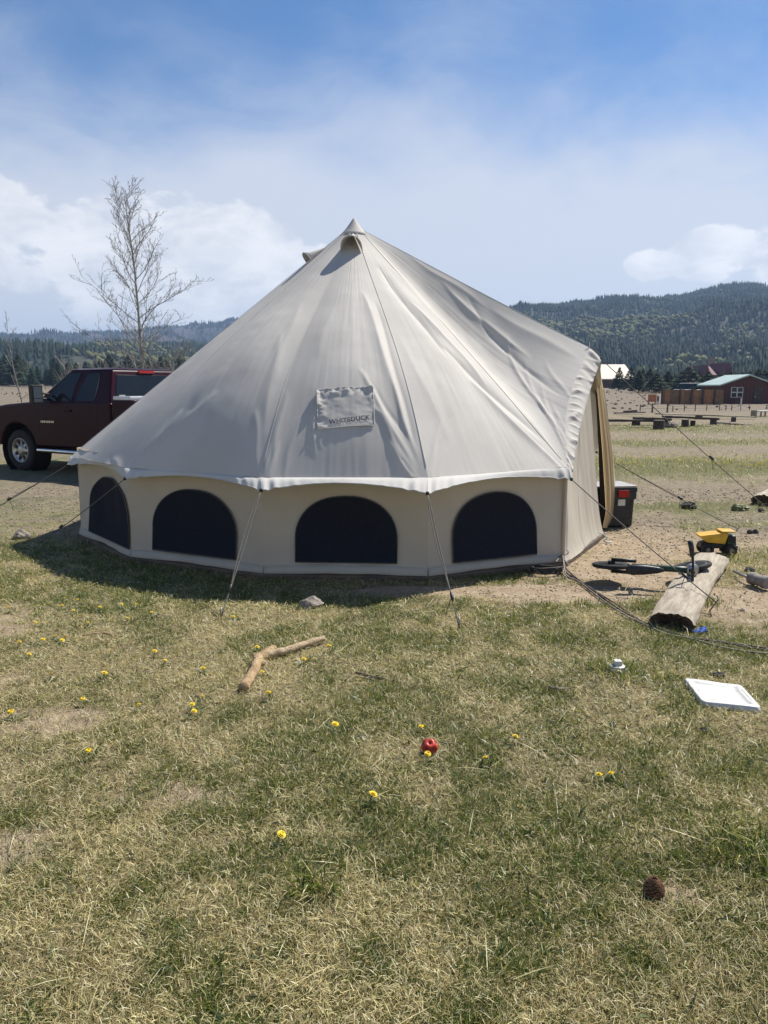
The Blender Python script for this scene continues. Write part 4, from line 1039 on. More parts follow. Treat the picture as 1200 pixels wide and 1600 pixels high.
def sash(parent, px0, px1, py0, py1, Y, name='window', panes=(2, 2)):
    a, b = at_y(px0, py1, Y), at_y(px1, py0, Y); cx_, cz_, w_, h_ = (a[0] + b[0]) / 2, (a[2] + b[2]) / 2, b[0] - a[0], b[2] - a[2]
    mb = MB(); mb.box((cx_, Y - .06, cz_), (w_, .06, h_)); f = obj(name, mb, M_OFFW, parent)
    for i in range(panes[0]):
        for j in range(panes[1]):
            mb = MB(); mb.box((cx_ - w_ / 2 + w_ * (i + .5) / panes[0], Y - .095, cz_ - h_ / 2 + h_ * (j + .5) / panes[1]), (w_ / panes[0] * .78, .02, h_ / panes[1] * .78)); obj('pane', mb, M_GLASS, f)
sash(cab_t, 1141, 1161, 605, 621, YC)
mb = MB(); a, b = at_y(1176, 631, YC), at_y(1193, 604, YC); mb.box(((a[0] + b[0]) / 2, YC - .05, (a[2] + b[2]) / 2), (b[0] - a[0], .06, b[2] - a[2])); dr = obj('door', mb, M_DARKWOOD, cab_t)
mb = MB(); mb.box((a[0] + .12, YC - .10, (a[2] + b[2]) / 2 - .1), (.06, .05, .12)); obj('door_handle', mb, M_STEEL, dr)
# pale barn
YB = 150.0
a, b = at_y(905, 605, YB), at_y(991, 573, YB); zb = float(gz(a[0], YB)); zt = b[2]; zl = at_y(905, 592, YB)[2]
t = thing('barn', 'long barn with a pale cream sunlit metal roof behind dark pines', 'building', ((a[0] + b[0]) / 2, YB, zb))
mb = MB(); mb.box(((a[0] + b[0]) / 2, YB + 6, (zb + zl) / 2 - .2), (b[0] - a[0] - .6, 11, zl - zb)); obj('wall', mb, M_BROWN, t)
mb = MB()
for s in (-1, 1):
    yo = YB + 6 + s * 6.6; q = [(a[0], yo, zl - .15), (b[0], yo, zl - .15), (b[0], YB + 6, zt + .45), (a[0], YB + 6, zt + .45)]
    mb.add(q + [(i, j, k + .18) for i, j, k in q], [(0, 1, 2, 3), (7, 6, 5, 4)] + [(i, (i + 1) % 4, 4 + (i + 1) % 4, 4 + i) for i in range(4)])
obj('roof', mb, M_PALE, t); 
for s in (0, 1):
    mb = MB(); xx = (a[0] + .4) if s == 0 else (b[0] - .4); mb.add([(xx, YB + .6, zl - .3), (xx, YB + 11.4, zl - .3), (xx, YB + 6, zt + .3)], [(0, 1, 2)]); obj('gable', mb, M_BROWN, t, solid=.1)
# red-roofed house among trees
YH = 108.0
def roof_block(t, px0, px1, ptop, peave, Y, depth, cross=False, name='roof'):
    a, b = at_y(px0, peave, Y), at_y(px1, ptop, Y); mb = MB()
    if not cross: V_ = [(a[0], Y, a[2]), (b[0], Y, a[2]), (b[0], Y + depth, a[2]), (a[0], Y + depth, a[2]), (a[0] + .5, Y + depth / 2, b[2]), (b[0] - .5, Y + depth / 2, b[2])]; F_ = [(0, 1, 5, 4), (2, 3, 4, 5), (1, 2, 5), (3, 0, 4), (3, 2, 1, 0)]
    else:
        c = (a[0] + b[0]) / 2; V_ = [(a[0], Y, a[2]), (b[0], Y, a[2]), (c, Y, b[2]), (a[0], Y + depth, a[2]), (b[0], Y + depth, a[2]), (c, Y + depth, b[2])]; F_ = [(0, 1, 2), (5, 4, 3), (0, 2, 5, 3), (1, 4, 5, 2), (3, 4, 1, 0)]
    mb.add(V_, F_); return obj(name, mb, M_REDROOF, t)
c = at_y(1122, 605, YH); zb = float(gz(c[0], YH))
t = thing('house', 'maroon roofed log house half hidden among the far pines', 'building', (c[0], YH + 4, zb))
a, b = at_y(1098, 585, YH + 1), at_y(1148, 585, YH + 1); mb = MB(); mb.box(((a[0] + b[0]) / 2, YH + 4.5, (zb + a[2]) / 2), (b[0] - a[0], 7, a[2] - zb)); obj('wall', mb, M_BROWN, t)
roof_block(t, 1093, 1152, 571, 586, YH, 9); roof_block(t, 1129, 1148, 566, 586, YH - 1.2, 6, True, 'gable'); roof_block(t, 1098, 1112, 570, 585, YH - 1.0, 6, True, 'gable')
for q0, q1 in ((1103, 1107), (1117, 1122), (1136, 1141)): sash(t, q0, q1, 588, 594, YH + .9 if q0 == 1117 else YH + .9, panes=(1, 2))
mb = MB(); cc = at_y(1118, 568, YH + 4); mb.box((cc[0], YH + 5.5, cc[2]), (.8, .8, 1.8)); obj('chimney', mb, M_ROCK, t)
# board fence between the cabin and the field
YF = 62.0
t = thing('board_fence', 'tall brown board fence running left from the cabin', 'fence', (at_y(1080, 605, YF)[0], YF, float(gz(at_y(1080, 605, YF)[0], YF))))
x = 1032.0; k = 0
while x < 1127:
    a, b = at_y(x, 632, YF), at_y(x + 3.2, 609 - (1.2 if k % 5 == 0 else 0) - .4 * math.sin(k * 2.1), YF); b[0] = a[0] + .178
    mb = MB(); mb.box(((a[0] + b[0]) / 2, YF + .02 * (k % 2), (a[2] + b[2]) / 2), (b[0] - a[0] - .012, .03, b[2] - a[2]))
    obj('board', mb, M_FENCE2 if (k % 7 in (2, 3) or 1098 < x < 1110) else M_FENCE, t); x += 3.25; k += 1
for x in (1032, 1060, 1078, 1096, 1114):
    a, b = at_y(x, 633, YF), at_y(x + 2, 606, YF); b[0] = a[0] + .1; mb = MB(); mb.box(((a[0] + b[0]) / 2, YF - .07, (a[2] + b[2]) / 2), (.11, .11, b[2] - a[2])); obj('post', mb, M_DARKWOOD, t)
a, b = at_y(1012, 631, 60), at_y(1026, 617, 60); mb = MB(); cxo, w_ = (a[0] + b[0]) / 2, b[0] - a[0]
t = thing('signboard', 'faded orange board standing left of the brown fence', 'board', (cxo, 60, float(gz(cxo, 60)) - .02))
mb.box((cxo, 60, (a[2] + b[2]) / 2 + .1), (w_, .06, b[2] - a[2] - .1)); obj('panel', mb, M_ORANGE, t, bevel=.02)
for s in (-1, 1): mb = MB(); mb.box((cxo + s * w_ * .4, 60.06, (a[2] + b[2]) / 2 - .03), (.07, .07, b[2] - a[2] + .1)); obj('leg', mb, M_DARKWOOD, t)
a, b = at_y(1026.5, 632, 60), at_y(1031, 618, 60); mb = MB(); mb.box(((a[0] + b[0]) / 2, 60.1, (a[2] + b[2]) / 2), (b[0] - a[0], .1, b[2] - a[2])); t = thing('notice_post', 'narrow white and dark panel between orange board and fence', 'post', ((a[0] + b[0]) / 2, 60.1, a[2])); obj('post', mb, M_OFFW, t, bevel=.02)
mb = MB(); mb.box(((a[0] + b[0]) / 2 - .02, 60.03, (a[2] + b[2]) / 2 + .1), ((b[0] - a[0]) * .6, .04, (b[2] - a[2]) * .5)); obj('dark_panel', mb, M_DARK, t)
# pale car parked behind the fence
YCAR = 70.0; p = at_y(1090, 605, YCAR); zc = float(gz(p[0], YCAR))
t = thing('parked_car', 'white car roof showing above the board fence', 'car', (p[0], YCAR, zc), (0, 0, R(20)))
mb = MB(); s_ = [(-2.1, .35), (2.1, .35), (2.15, .75), (1.9, .95), (1.0, 1.02), (-2.05, 1.05), (-2.15, .7)]; n = len(s_)
for_ = [(x_, y_, z_) for y_ in (-.85, .85) for x_, z_ in s_]; mb.add(for_, [tuple(range(n)), tuple(range(2 * n - 1, n - 1, -1))] + [(i, n + i, n + (i + 1) % n, (i + 1) % n) for i in range(n)]); obj('body', mb, M_OFFW, t, world=False, smooth=True, bevel=.06)
mb = MB(); mb.box((-.45, 0, 1.30), (2.9, 1.55, .56), taper=.78); obj('cabin_glass', mb, M_GLASS, t, world=False, bevel=.05)
mb = MB(); mb.box((-.45, 0, 1.60), (2.25, 1.22, .07)); obj('roof', mb, M_OFFW, t, world=False, bevel=.03)
for sx in (-1.35, 1.35):
    for sy in (-.82, .82): mb = MB(); mb.lathe([(.1, -.1), (.31, -.1), (.34, -.05), (.34, .05), (.31, .1), (.1, .1)], 16, Matrix.Translation((sx, sy, .34)) @ Matrix.Rotation(R(90), 4, 'X')); obj('wheel', mb, M_TYRE, t, world=False, smooth=True)

# ------------------------------------------------------------------ log benches, stumps and posts in the field
def stump(px, py, wpx, hpx, label, mat=None, group='stumps under the log benches', top=False):
    q = gnd(px, py); Y = q[1]; z0 = float(gz(q[0], Y)); r = wpx / 2 / F_PX * Y; h = hpx / F_PX * Y
    t = thing('stump', label, 'stump', (q[0], Y, z0 - .02), (0, 0, px), group)
    mb = MB(); rg_ = random.Random(px); n = 14; k = [1 + rg_.uniform(-.09, .09) for _ in range(n)]; vs = []
    for z, s in ((0, 1.10), (.12 * h, 1.0), (.9 * h, .96), (h, .92)):
        for i in range(n): vs.append((r * k[i] * s * math.cos(6.283 * i / n), r * k[i] * s * math.sin(6.283 * i / n), z))
    mb.add(vs, [(a_ * n + i, a_ * n + (i + 1) % n, (a_ + 1) * n + (i + 1) % n, (a_ + 1) * n + i) for a_ in range(3) for i in range(n)] + [tuple(range(n - 1, -1, -1))]); obj('bark', mb, mat or M_DARKWOOD, t, world=False)
    mb = MB(); mb.prism([(r * k[i] * .92 * math.cos(6.283 * i / n), r * k[i] * .92 * math.sin(6.283 * i / n)) for i in range(n)], .006, Matrix.Translation((0, 0, h))); obj('cut_face', mb, M_GREYWOOD, t, world=False); return t
def plank(x0, y0, x1, y1, thick_px, base_y, label, mat=None, depth=.28):
    """slab from (x0,y0) to (x1,y1), floating at the height its stumps give it"""
    Y = gnd((x0 + x1) / 2, base_y)[1]; a, b = at_y(x0, y0, Y), at_y(x1, y1, Y); th = max(thick_px / F_PX * Y, .05)
    t = MB(); rg_ = random.Random(x0); n = 10; vs = []
    for i in range(n + 1):
        s = i / n; c = a * (1 - s) + b * s; j = [rg_.uniform(-.012, .012) for _ in range(8)]
        vs += [(c[0], c[1] - depth / 2 + j[0], c[2] - th / 2 + j[1]), (c[0], c[1] + depth / 2 + j[2], c[2] - th / 2 + j[3]), (c[0], c[1] + depth / 2 + j[4], c[2] + th / 2 + j[5]), (c[0], c[1] - depth / 2 + j[6], c[2] + th / 2 + j[7])]
    t.add(vs, [(i * 4 + k, i * 4 + (k + 1) % 4, i * 4 + 4 + (k + 1) % 4, i * 4 + 4 + k) for i in range(n) for k in range(4)] + [(3, 2, 1, 0), tuple(n * 4 + k for k in range(4))])
    return tag(obj('log_bench_slab', t, mat or M_DARKWOOD, None, bevel=.012), label, 'bench', 'log bench slabs in the field')
stump(994, 665, 13, 9, 'dark stump under the leftmost log slab')
plank(945, 657, 1042, 657.5, 3.6, 665, 'leftmost dark log slab reaching behind the tent door flap')
stump(1029, 671, 17, 15, 'largest black stump at the front of the log benches', M_DARKWOOD)
plank(990, 653, 1048, 655.5, 3.4, 668, 'short dark slab resting on the largest stump')
stump(1070, 667, 12, 12, 'dark stump in the middle of the log benches'); stump(1082.5, 665.5, 8, 9, 'slim stump right beside the middle bench stump')
plank(1036, 651, 1122, 654.5, 3.2, 666, 'long dark log slab across the middle stumps')
stump(1114.5, 663.5, 10, 10, 'dark stump at the right end of the long slab')
stump(1092, 655, 11, 6, 'low stump behind the long log slab'); stump(1146, 659, 7.5, 8, 'small stump under the rear log slab')
plank(1024, 646.5, 1180, 651.5, 1.6, 655, 'thin rear log slab farthest from the tent', M_GREYWOOD)
plank(1120, 660.5, 1173, 664, 2.2, 664, 'pale log lying on the ground right of the stumps', M_GREYWOOD)
plank(960, 645.2, 1008, 643.6, 2.2, 647, 'pale split log on the ground near the tent porch', M_GREYWOOD); plank(975, 643, 995, 641.6, 2.0, 647, 'short dark chunk of wood lying on the pale split log')
stump(1177.5, 652, 9, 11, 'upright brown chopping block near the cabin', M_GREYWOOD, None)
for x, y, s, lab in ((1041, 668, .20, 'pale rock among the log benches, left one'), (1052, 668.5, .16, 'small yellowish rock among the log benches, right one')):
    q = gnd(x, y); mb = MB(); rg_ = random.Random(x); M_ = Matrix.Translation(Vector((q[0], q[1], .05)))
    mb.lathe([(0, -.05), (s * .8, -.04), (s, .03), (s * .7, .11), (0, .15)], 8, M_); mb.v = [(a_ + rg_.uniform(-.02, .02), b_, c_ + rg_.uniform(-.02, .02)) for a_, b_, c_ in mb.v]; tag(obj('rock', mb, M_ROCK, None), lab, 'rock')
t = thing('field_table', 'small pale wooden table near the cabin at right edge', 'table', tuple(gnd(1192, 651))); q = gnd(1192, 651); s = q[1] / F_PX
mb = MB(); mb.box((q[0], q[1], 8.5 * s), (17 * s, .6, 1.4 * s)); obj('table_top', mb, M_OFFW, t, bevel=.01)
for sx in (-1, 1):
    for sy in (-1, 1): mb = MB(); mb.box((q[0] + sx * 7 * s, q[1] + sy * .25, 4 * s), (.06, .06, 8 * s)); obj('leg', mb, M_GREYWOOD, t)
t = thing('wire_fence', 'thin wire fence on slim posts across the far field', 'fence', tuple(gnd(1090, 642)))
M_POST = pmat('post_wood', (.10, .085, .07), (.07, .06, .05), 5, .9)
fp = [(1000, 645, 632), (1019, 645, 630), (1042.5, 645, 630), (1051, 643.5, 634), (1069, 643, 633), (1086, 643, 632), (1104, 642, 633), (1124, 642, 631), (1134, 642, 634), (1143, 642, 633), (1157, 642, 622), (1171, 641, 633)]
ends = []
for k, (x, yb, yt) in enumerate(fp):
    q = gnd(x, yb); Y = q[1]; zt = at_y(x, yt, Y)[2]; z0 = float(gz(q[0], Y)); rr = .03 if k not in (1, 2, 10) else .05
    mb = MB(); mb.tube([(q[0], Y, z0 - .05), (q[0], Y, zt)], [rr, rr * .9], 6); obj('post', mb, M_POST if k != 10 else M_OFFW, t); ends.append((q[0], Y, z0, zt))
for f in (.45, .9):
    mb = MB(); mb.tube([(x_, y_, a_ + (min(b_, a_ + .75) - a_) * f) for x_, y_, a_, b_ in ends], .008, 4); obj('wire', mb, M_POST, t)

# ------------------------------------------------------------------ things lying round the tent
def gp(x, y, dz=0.0): p = gnd(x, y); return Vector((p[0], p[1], float(gz(p[0], p[1])) + dz))
def lumpy(name, label, cat, px, py, size, mat, seed, n=3, amp=.22, sink=.25, group=None, rotz=0):
    """faceted stone: a subdivided sphere pushed about by noise"""
    bm = bmesh.new(); bmesh.ops.create_icosphere(bm, subdivisions=n, radius=1.0); rg_ = random.Random(seed)
    off = Vector((rg_.uniform(0, 50), rg_.uniform(0, 50), 0))
    pl = [Vector((rg_.uniform(-1, 1), rg_.uniform(-1, 1), rg_.uniform(-.4, 1))).normalized() for _ in range(9)]
    for v in bm.verts:
        c = v.co.copy()
        for q in pl:
            d = c.dot(q); lim = .74
            if d > lim: c -= q * (d - lim) * .9
        c *= 1 + (float(fbm(np.array(c.x * 2.2 + off.x), np.array(c.y * 2.2 + c.z * 3.1 + off.y), seed, 3)) - .5) * amp * 2
        v.co = Vector((c.x * size[0], c.y * size[1], c.z * size[2]))
    me = bpy.data.meshes.new(name); bm.to_mesh(me); bm.free()
    o = finish(name, me, mat, None); p = gp(px, py); o.location = p + Vector((0, 0, size[2] * (1 - 2 * sink) )); o.rotation_euler = (0, 0, rotz)
    return tag(o, label, cat, group)
lumpy('rock', 'tan angular rock in the tent shadow below the second window', 'rock', 487, 949, (.085, .06, .055), M_ROCK, 3, rotz=.3)
lumpy('rock', 'grey rock at the tip of the tent shadow on the left', 'rock', 34, 842, (.09, .07, .065), M_ROCK, 5)
lumpy('stone', 'dark stone in bare dirt behind the toy truck, left of the pair', 'stone', 1172, 833, (.032, .03, .028), M_ROCKD, 6, sink=.2)
lumpy('stone', 'dark stone in bare dirt behind the toy truck, right of the pair', 'stone', 1180, 833, (.034, .03, .03), M_ROCKD, 7, sink=.2)
lumpy('stone', 'round dark stone on the grass strip under the porch rope', 'stone', 1189, 800, (.04, .04, .035), M_ROCKD, 8)
lumpy('clod', 'dark clod of earth in the grass below the white lid', 'clod', 1100, 1146, (.022, .018, .016), M_ROCKD, 9, sink=.15, amp=.4)
lumpy('clod', 'dark crumbly clod just above the white lid', 'clod', 1121, 1060, (.035, .025, .018), M_ROCKD, 10, sink=.2, amp=.45)
lumpy('grass_clump', 'dark dried grass clump on the double tent rope in the field', 'clump', 1076, 794, (.10, .08, .06), M_ROCKD, 12, amp=.5)
lumpy('grass_clump', 'dark weed clump beside the timber at the right edge', 'clump', 1156, 797, (.10, .07, .05), M_STEM, 13, amp=.5)
lumpy('pebble', 'pale pebble in the dirt near the right edge below the mallet', 'pebble', 1160, 955, (.02, .018, .012), M_ROCK, 14)

def timber(name, label, p0, p1, w, h, seed, segs=60, lift=0.0):
    """weathered squared log with long cracks, chipped edges and a ragged, darker near end"""
    a, b = Vector(p0), Vector(p1); L = (b - a).length; n = 34
    t = thing(name, label, 'log', tuple(a), (0, 0, math.atan2(b.y - a.y, b.x - a.x) - R(90)))
    rows = []; NS = 90
    for i in range(NS + 1):
        s = i / NS; row = []
        for k in range(n):
            q = 2 * math.pi * k / n; c, sn = math.cos(q), math.sin(q)
            e = 2.15; rr = 1 / ((abs(c) ** e + abs(sn) ** e) ** (1 / e))
            x = c * rr * w / 2; z = sn * rr * h / 2 + h / 2
            m = float(fbm(np.array(k * .55 + seed), np.array(s * L * 3.2), seed, 4)) - .5
            m2 = float(fbm(np.array(k * 1.4 + seed), np.array(s * L * 14), seed + 5, 3)) - .5
            d = 1 + m * .20 + m2 * .12
            crack = 0
            for kc, ph, dep in ((7.6, .3, .022), (9.7, 1.2, .014), (5.2, 2.0, .010), (12.0, .7, .012)):
                kk = kc + .7 * math.sin(s * 4 + ph) + .35 * math.sin(s * 11 + ph * 3)
                crack += dep * math.exp(-((k - kk) / .42) ** 2) * (.4 + .6 * math.sin(s * 6 + ph) ** 2)
            x *= d; z = (z - h / 2) * d + h / 2 - (crack if sn > .2 else 0)
            if s < .06: z -= (.06 - s) * .5 * (1 if sn > 0 else 0) * (.5 + m * 2)
            yy = s * L + (m * .10 if (i == 0) else (m * .05 if i == NS else 0))
            row.append((x + .02 * math.sin(s * 3 + seed), yy, z - .012 + lift))
        rows.append(row)
    mb = MB(); vs = [p for r_ in rows for p in r_]
    mb.add(vs, [(i * n + k, i * n + (k + 1) % n, (i + 1) * n + (k + 1) % n, (i + 1) * n + k) for i in range(NS) for k in range(n)])
    obj('trunk', mb, M_WOODW, t, world=False, smooth=True)
    for nm, r_, s in (('near_end', rows[0], .05), ('far_end', rows[-1], -.03)):
        mb = MB(); c = np.mean(r_, 0); c[1] += s; mid = [tuple(np.array(p) * .5 + c * .5 + np.array([0, s * random.uniform(-.3, .9), 0])) for p in r_]
        mb.add(list(r_) + mid + [tuple(c)], [(k, (k + 1) % n, n + (k + 1) % n, n + k) for k in range(n)] + [(n + k, n + (k + 1) % n, 2 * n) for k in range(n)])
        e_ = obj(nm, mb, M_ENDW if nm == 'near_end' else M_WOODW, t, world=False)
    return t
M_ENDW = pmat('dark_end_grain', (.16, .11, .07), (.07, .05, .035), 30, .95, 1.0, 90)  # darker colour, used on the near end face only
timber('timber_beam', 'thick weathered timber beam lying on the dirt near the bike', gp(1048, 985), gp(1111, 887), .27, .135, 3)
timber('timber_beam', 'cut end of a pale timber beam at the far right edge', gp(1192, 790), gp(1290, 742), .34, .17, 8)

# child's bike lying on its side
bp = gp(1018, 890)
bike = thing('balance_bike', "child's black and green balance bike lying on its side on dirt", 'bike', tuple(bp), (0, 0, R(-4)))
bq = gnd(1017, 884, .14); bike.rotation_euler = (R(84), R(0), R(-3)); bike.location = (bq[0], bq[1], .14)
BR_ = .145
def bwheel(cx, cy, tilt=0):
    T = Matrix.Translation((cx, 0, cy)) @ Matrix.Rotation(R(90), 4, 'X') @ Matrix.Rotation(tilt, 4, 'Y')
    mb = MB(); pr = [(BR_ - .017 + .017 * math.cos(q), .017 * math.sin(q)) for q in np.linspace(0, 2 * math.pi, 13)]; mb.lathe(pr, 30, T); w_ = obj('wheel', mb, M_TYRE, bike, smooth=True, world=False)
    mb = MB(); mb.lathe([(BR_ - .045, -.012), (BR_ - .03, -.015), (BR_ - .03, .015), (BR_ - .045, .012), (BR_ - .045, -.012)], 30, T); obj('rim', mb, M_DARK, w_, smooth=True, world=False)
    mb = MB(); mb.lathe([(.028, -.035), (.028, .035)], 12, T); obj('hub', mb, M_DARK, w_, world=False)
    for k in range(5):
        a = k * 6.283 / 5; d = T.to_3x3() @ Vector((math.cos(a), math.sin(a), 0)); c = Vector((cx, 0, cy)); mb = MB(); mb.tube([c + d * .02, c + d * (BR_ - .035)], .011, 6); obj('spoke', mb, M_DARK, w_, world=False)
bwheel(-.30, 0.0); bwheel(.31, .0, R(12))
mb = MB(); mb.tube([(-.30, .045, 0), (-.14, .045, .09)], .014, 8); obj('frame', mb, M_PLASTIC_K, bike, smooth=True, world=False)
mb = MB(); mb.tube([(-.30, -.045, 0), (-.14, -.045, .09)], .014, 8); obj('frame', mb, M_PLASTIC_K, bike, smooth=True, world=False)
mb = MB(); mb.tube([(-.17, 0, .095), (-.05, 0, .10), (.12, 0, .17), (.22, 0, .225)], [.03, .026, .024, .028], 10); obj('frame', mb, M_GREENP, bike, smooth=True, world=False)
mb = MB(); mb.tube([(-.11, 0, .09), (-.13, 0, .22)], .016, 8); obj('seat_post', mb, M_STEEL, bike, smooth=True, world=False)
mb = MB(); mb.tube([(-.25, 0, .245), (-.21, 0, .235), (-.12, 0, .235), (-.02, 0, .25), (.02, 0, .255)], [.02, .042, .038, .024, .012], 10); mb.v = [(x_, y_, .24 + (z_ - .24) * .55) for x_, y_, z_ in mb.v]; obj('seat', mb, M_PLASTIC_K, bike, smooth=True, world=False)
for s in (1, -1): mb = MB(); mb.tube([(.31, s * .045, 0), (.27, s * .045, .14), (.245, s * .02, .19)], .014, 8); obj('fork', mb, M_STEEL if s > 0 else M_PLASTIC_K, bike, smooth=True, world=False)
mb = MB(); mb.tube([(.25, 0, .17), (.215, 0, .28), (.19, 0, .36)], .016, 8); obj('stem', mb, M_PLASTIC_K, bike, smooth=True, world=False)
mb = MB(); mb.tube([(.15, -.22, .40), (.17, -.16, .39), (.185, -.06, .37), (.185, .06, .37), (.17, .16, .39), (.15, .22, .40)], .010, 8); obj('handlebar', mb, M_PLASTIC_K, bike, smooth=True, world=False)
for s in (1, -1): mb = MB(); mb.tube([(.17, s * .13, .39), (.162, s * .18, .395), (.148, s * .235, .40)], [.017, .018, .019], 10); obj('grip', mb, M_PLASTIC_K, bike, smooth=True, world=False)
mb = MB(); mb.lathe([(.03, -.02), (.05, -.015), (.05, .015), (.03, .02)], 12, Matrix.Translation((.235, 0, .215)) @ Matrix.Rotation(R(20), 4, 'Y')); obj('head_tube', mb, M_STEEL, bike, smooth=True, world=False)

# toy dump truck
dp_ = gp(1117, 866); dt = thing('toy_dump_truck', 'yellow toy dump truck with black wheels behind the timber beam', 'toy truck', tuple(dp_), (0, 0, R(-6))); dt.scale = (.95, .95, 1.05)
mb = MB(); mb.box((0, 0, .085), (.30, .10, .045)); mb.box((.02, 0, .11), (.20, .07, .03)); obj('chassis', mb, M_PLASTIC_K, dt, world=False, bevel=.008)
bedp = [(-.175, .175), (-.155, .15), (-.10, .118), (.06, .108), (.085, .20), (.055, .205), (-.09, .188)]; mb = MB(); n = len(bedp)
mb.add([(x_, -.085, z_) for x_, z_ in bedp] + [(x_, .085, z_) for x_, z_ in bedp], [tuple(range(n)), tuple(range(2 * n - 1, n - 1, -1))] + [(i, n + i, n + (i + 1) % n, (i + 1) % n) for i in range(n)]); o = obj('dump_bed', mb, M_YELLOWP, dt, world=False, bevel=.008)
mb = MB(); mb.box((.125, 0, .135), (.085, .15, .09), taper=.85); cb = obj('toy_cab', mb, M_GREENP, dt, world=False, bevel=.012)
mb = MB(); mb.box((.085, 0, .213), (.13, .15, .014)); obj('cab_guard', mb, M_YELLOWP, dt, world=False, bevel=.005)
mb = MB(); mb.box((.126, -.070, .145), (.05, .012, .05)); obj('cab_window', mb, M_GLASS, cb, world=False)
mb = MB(); mb.box((.165, 0, .075), (.03, .15, .04)); obj('bumper', mb, M_PLASTIC_K, dt, world=False, bevel=.006)
for x_ in (-.095, .115):
    for s in (-1, 1):
        T = Matrix.Translation((x_, s * .075, .055)) @ Matrix.Rotation(R(90) * -s, 4, 'X')
        mb = MB(); mb.lathe([(.02, -.028), (.046, -.028), (.055, -.018), (.055, .018), (.046, .028), (.026, .026), (.022, .014), (0, .014)], 22, T); w_ = obj('wheel', mb, M_TYRE, dt, world=False, smooth=True)
        mb = MB(); mb.lathe([(.022, .012), (.020, .022), (.008, .024), (0, .024)], 14, T); obj('hub_cap', mb, M_GREYWOOD, w_, world=False, smooth=True)

# mallet
mp_ = gp(1183, 917); mt = thing('mallet', 'grey headed mallet with steel handle lying right of the timber beam', 'mallet', tuple(mp_))
a = mp_ + Vector((0, -.02, .055)); mb = MB(); T = Matrix.Translation(a) @ Matrix.Rotation(R(20), 4, 'Z') @ Matrix.Rotation(R(90), 4, 'X'); mb.lathe([(0, -.085), (.040, -.085), (.048, -.078), (.050, -.04), (.042, -.03), (.042, .03), (.050, .04), (.048, .078), (.040, .085), (0, .085)], 20, T); obj('head', mb, pmat('grey_rubber', (.26, .235, .21), (.18, .16, .145), 20, .8), mt, smooth=True, bevel=.003)
h0 = a + Vector((-.04, 0, .0)); h1 = Vector(gp(1146, 901)) + Vector((0, 0, .045)); mb = MB(); mb.tube([h0, h0.lerp(h1, .5), h1], [.011, .011, .012], 8); obj('handle', mb, M_STEEL, mt, smooth=True)
lumpy('clod', 'black burnt chunk beside the mallet head', 'clod', 1170, 893, (.05, .035, .025), M_ROCKD, 22, amp=.5)

M_COOLID = pmat('grey_lid', (.40, .39, .37), (.32, .31, .30), 9, .5)
# cooler behind the door flap
cp = gnd(984, 829); cl = thing('cooler', 'black chest cooler with pale lid and red latch beside the door flap', 'cooler', (cp[0] - .05, cp[1] + .16, float(gz(cp[0], cp[1]))), (0, 0, R(8)))
mb = MB(); mb.box((-.10, .18, .20), (.48, .36, .40), taper=1.05); obj('body', mb, M_PLASTIC_K, cl, world=False, bevel=.03, smooth=True)
mb = MB(); mb.box((-.10, .18, .415), (.53, .41, .05)); mb.box((-.10, -.012, .36), (.51, .03, .10)); ld = obj('lid_band', mb, M_PLASTIC_K, cl, world=False, bevel=.012)
mb = MB(); mb.box((-.10, .18, .448), (.52, .40, .025)); obj('lid', mb, M_COOLID, cl, world=False, bevel=.01)
mb = MB(); mb.box((.0, -.034, .375), (.12, .02, .075)); obj('latch', mb, M_TAIL, cl, world=False, bevel=.006)
mb = MB(); mb.box((-.01, -.016, .285), (.08, .012, .08)); obj('sticker', mb, M_WHITEP, cl, world=False)

# white plastic tote lid
q4 = [gp(*p) for p in ((1066, 1068), (1158, 1080), (1191, 1117), (1096, 1107))]
q4 = [Vector((p.x, p.y, .0)) for p in q4]
lid_t = thing('storage_lid', 'white rectangular plastic tub lid lying in the grass', 'lid', tuple(q4[3]))
def lid_uv(u, v): return (q4[0].lerp(q4[1], u)).lerp(q4[3].lerp(q4[2], u), v)
NL = 60; G = []
def rr_clamp(u, v, r=.10):
    """round the corners of the unit square"""
    du, dv = max(r - u, u - (1 - r), 0) , max(r - v, v - (1 - r), 0)
    if du > 0 and dv > 0:
        d = math.hypot(du, dv); k = max(du, dv) / d if d > 0 else 1
        su = 1 if u > .5 else -1; sv_ = 1 if v > .5 else -1
        u = (1 - r if su > 0 else r) + su * du * k; v = (1 - r if sv_ > 0 else r) + sv_ * dv * k
    return u, v
for i in range(NL + 1):
    row = []
    for j in range(NL + 1):
        u, v = j / NL, i / NL; e = min(u, 1 - u, v, 1 - v); uu, vv = rr_clamp(u, v)
        bowl = .5 + .5 * math.tanh((e - (.125 + .03 * math.sin(math.pi * (u if min(v, 1 - v) < min(u, 1 - u) else v)))) / .03)
        rib = .010 * math.exp(-((e - .10) / .012) ** 2) * (1 if .25 < (u if min(v, 1 - v) < min(u, 1 - u) else v) < .75 else 0)
        edge = min(1, e / .02); z = .012 + .019 * edge ** .5 - .011 * bowl - rib * .6
        p = lid_uv(uu, vv); row.append((p.x, p.y, z + float(gz(p.x, p.y)) * .5))
    G.append(row)
mb = MB(); mb.open = True; mb.grid(np.array(G)); 
rim_ = [G[0][j] for j in range(NL + 1)] + [G[i][NL] for i in range(1, NL + 1)] + [G[NL][j] for j in range(NL - 1, -1, -1)] + [G[i][0] for i in range(NL - 1, 0, -1)]
n = len(rim_); mb.add(rim_ + [(x_, y_, z_ - .022) for x_, y_, z_ in rim_], [(k, (k + 1) % n, n + (k + 1) % n, n + k) for k in range(n)])
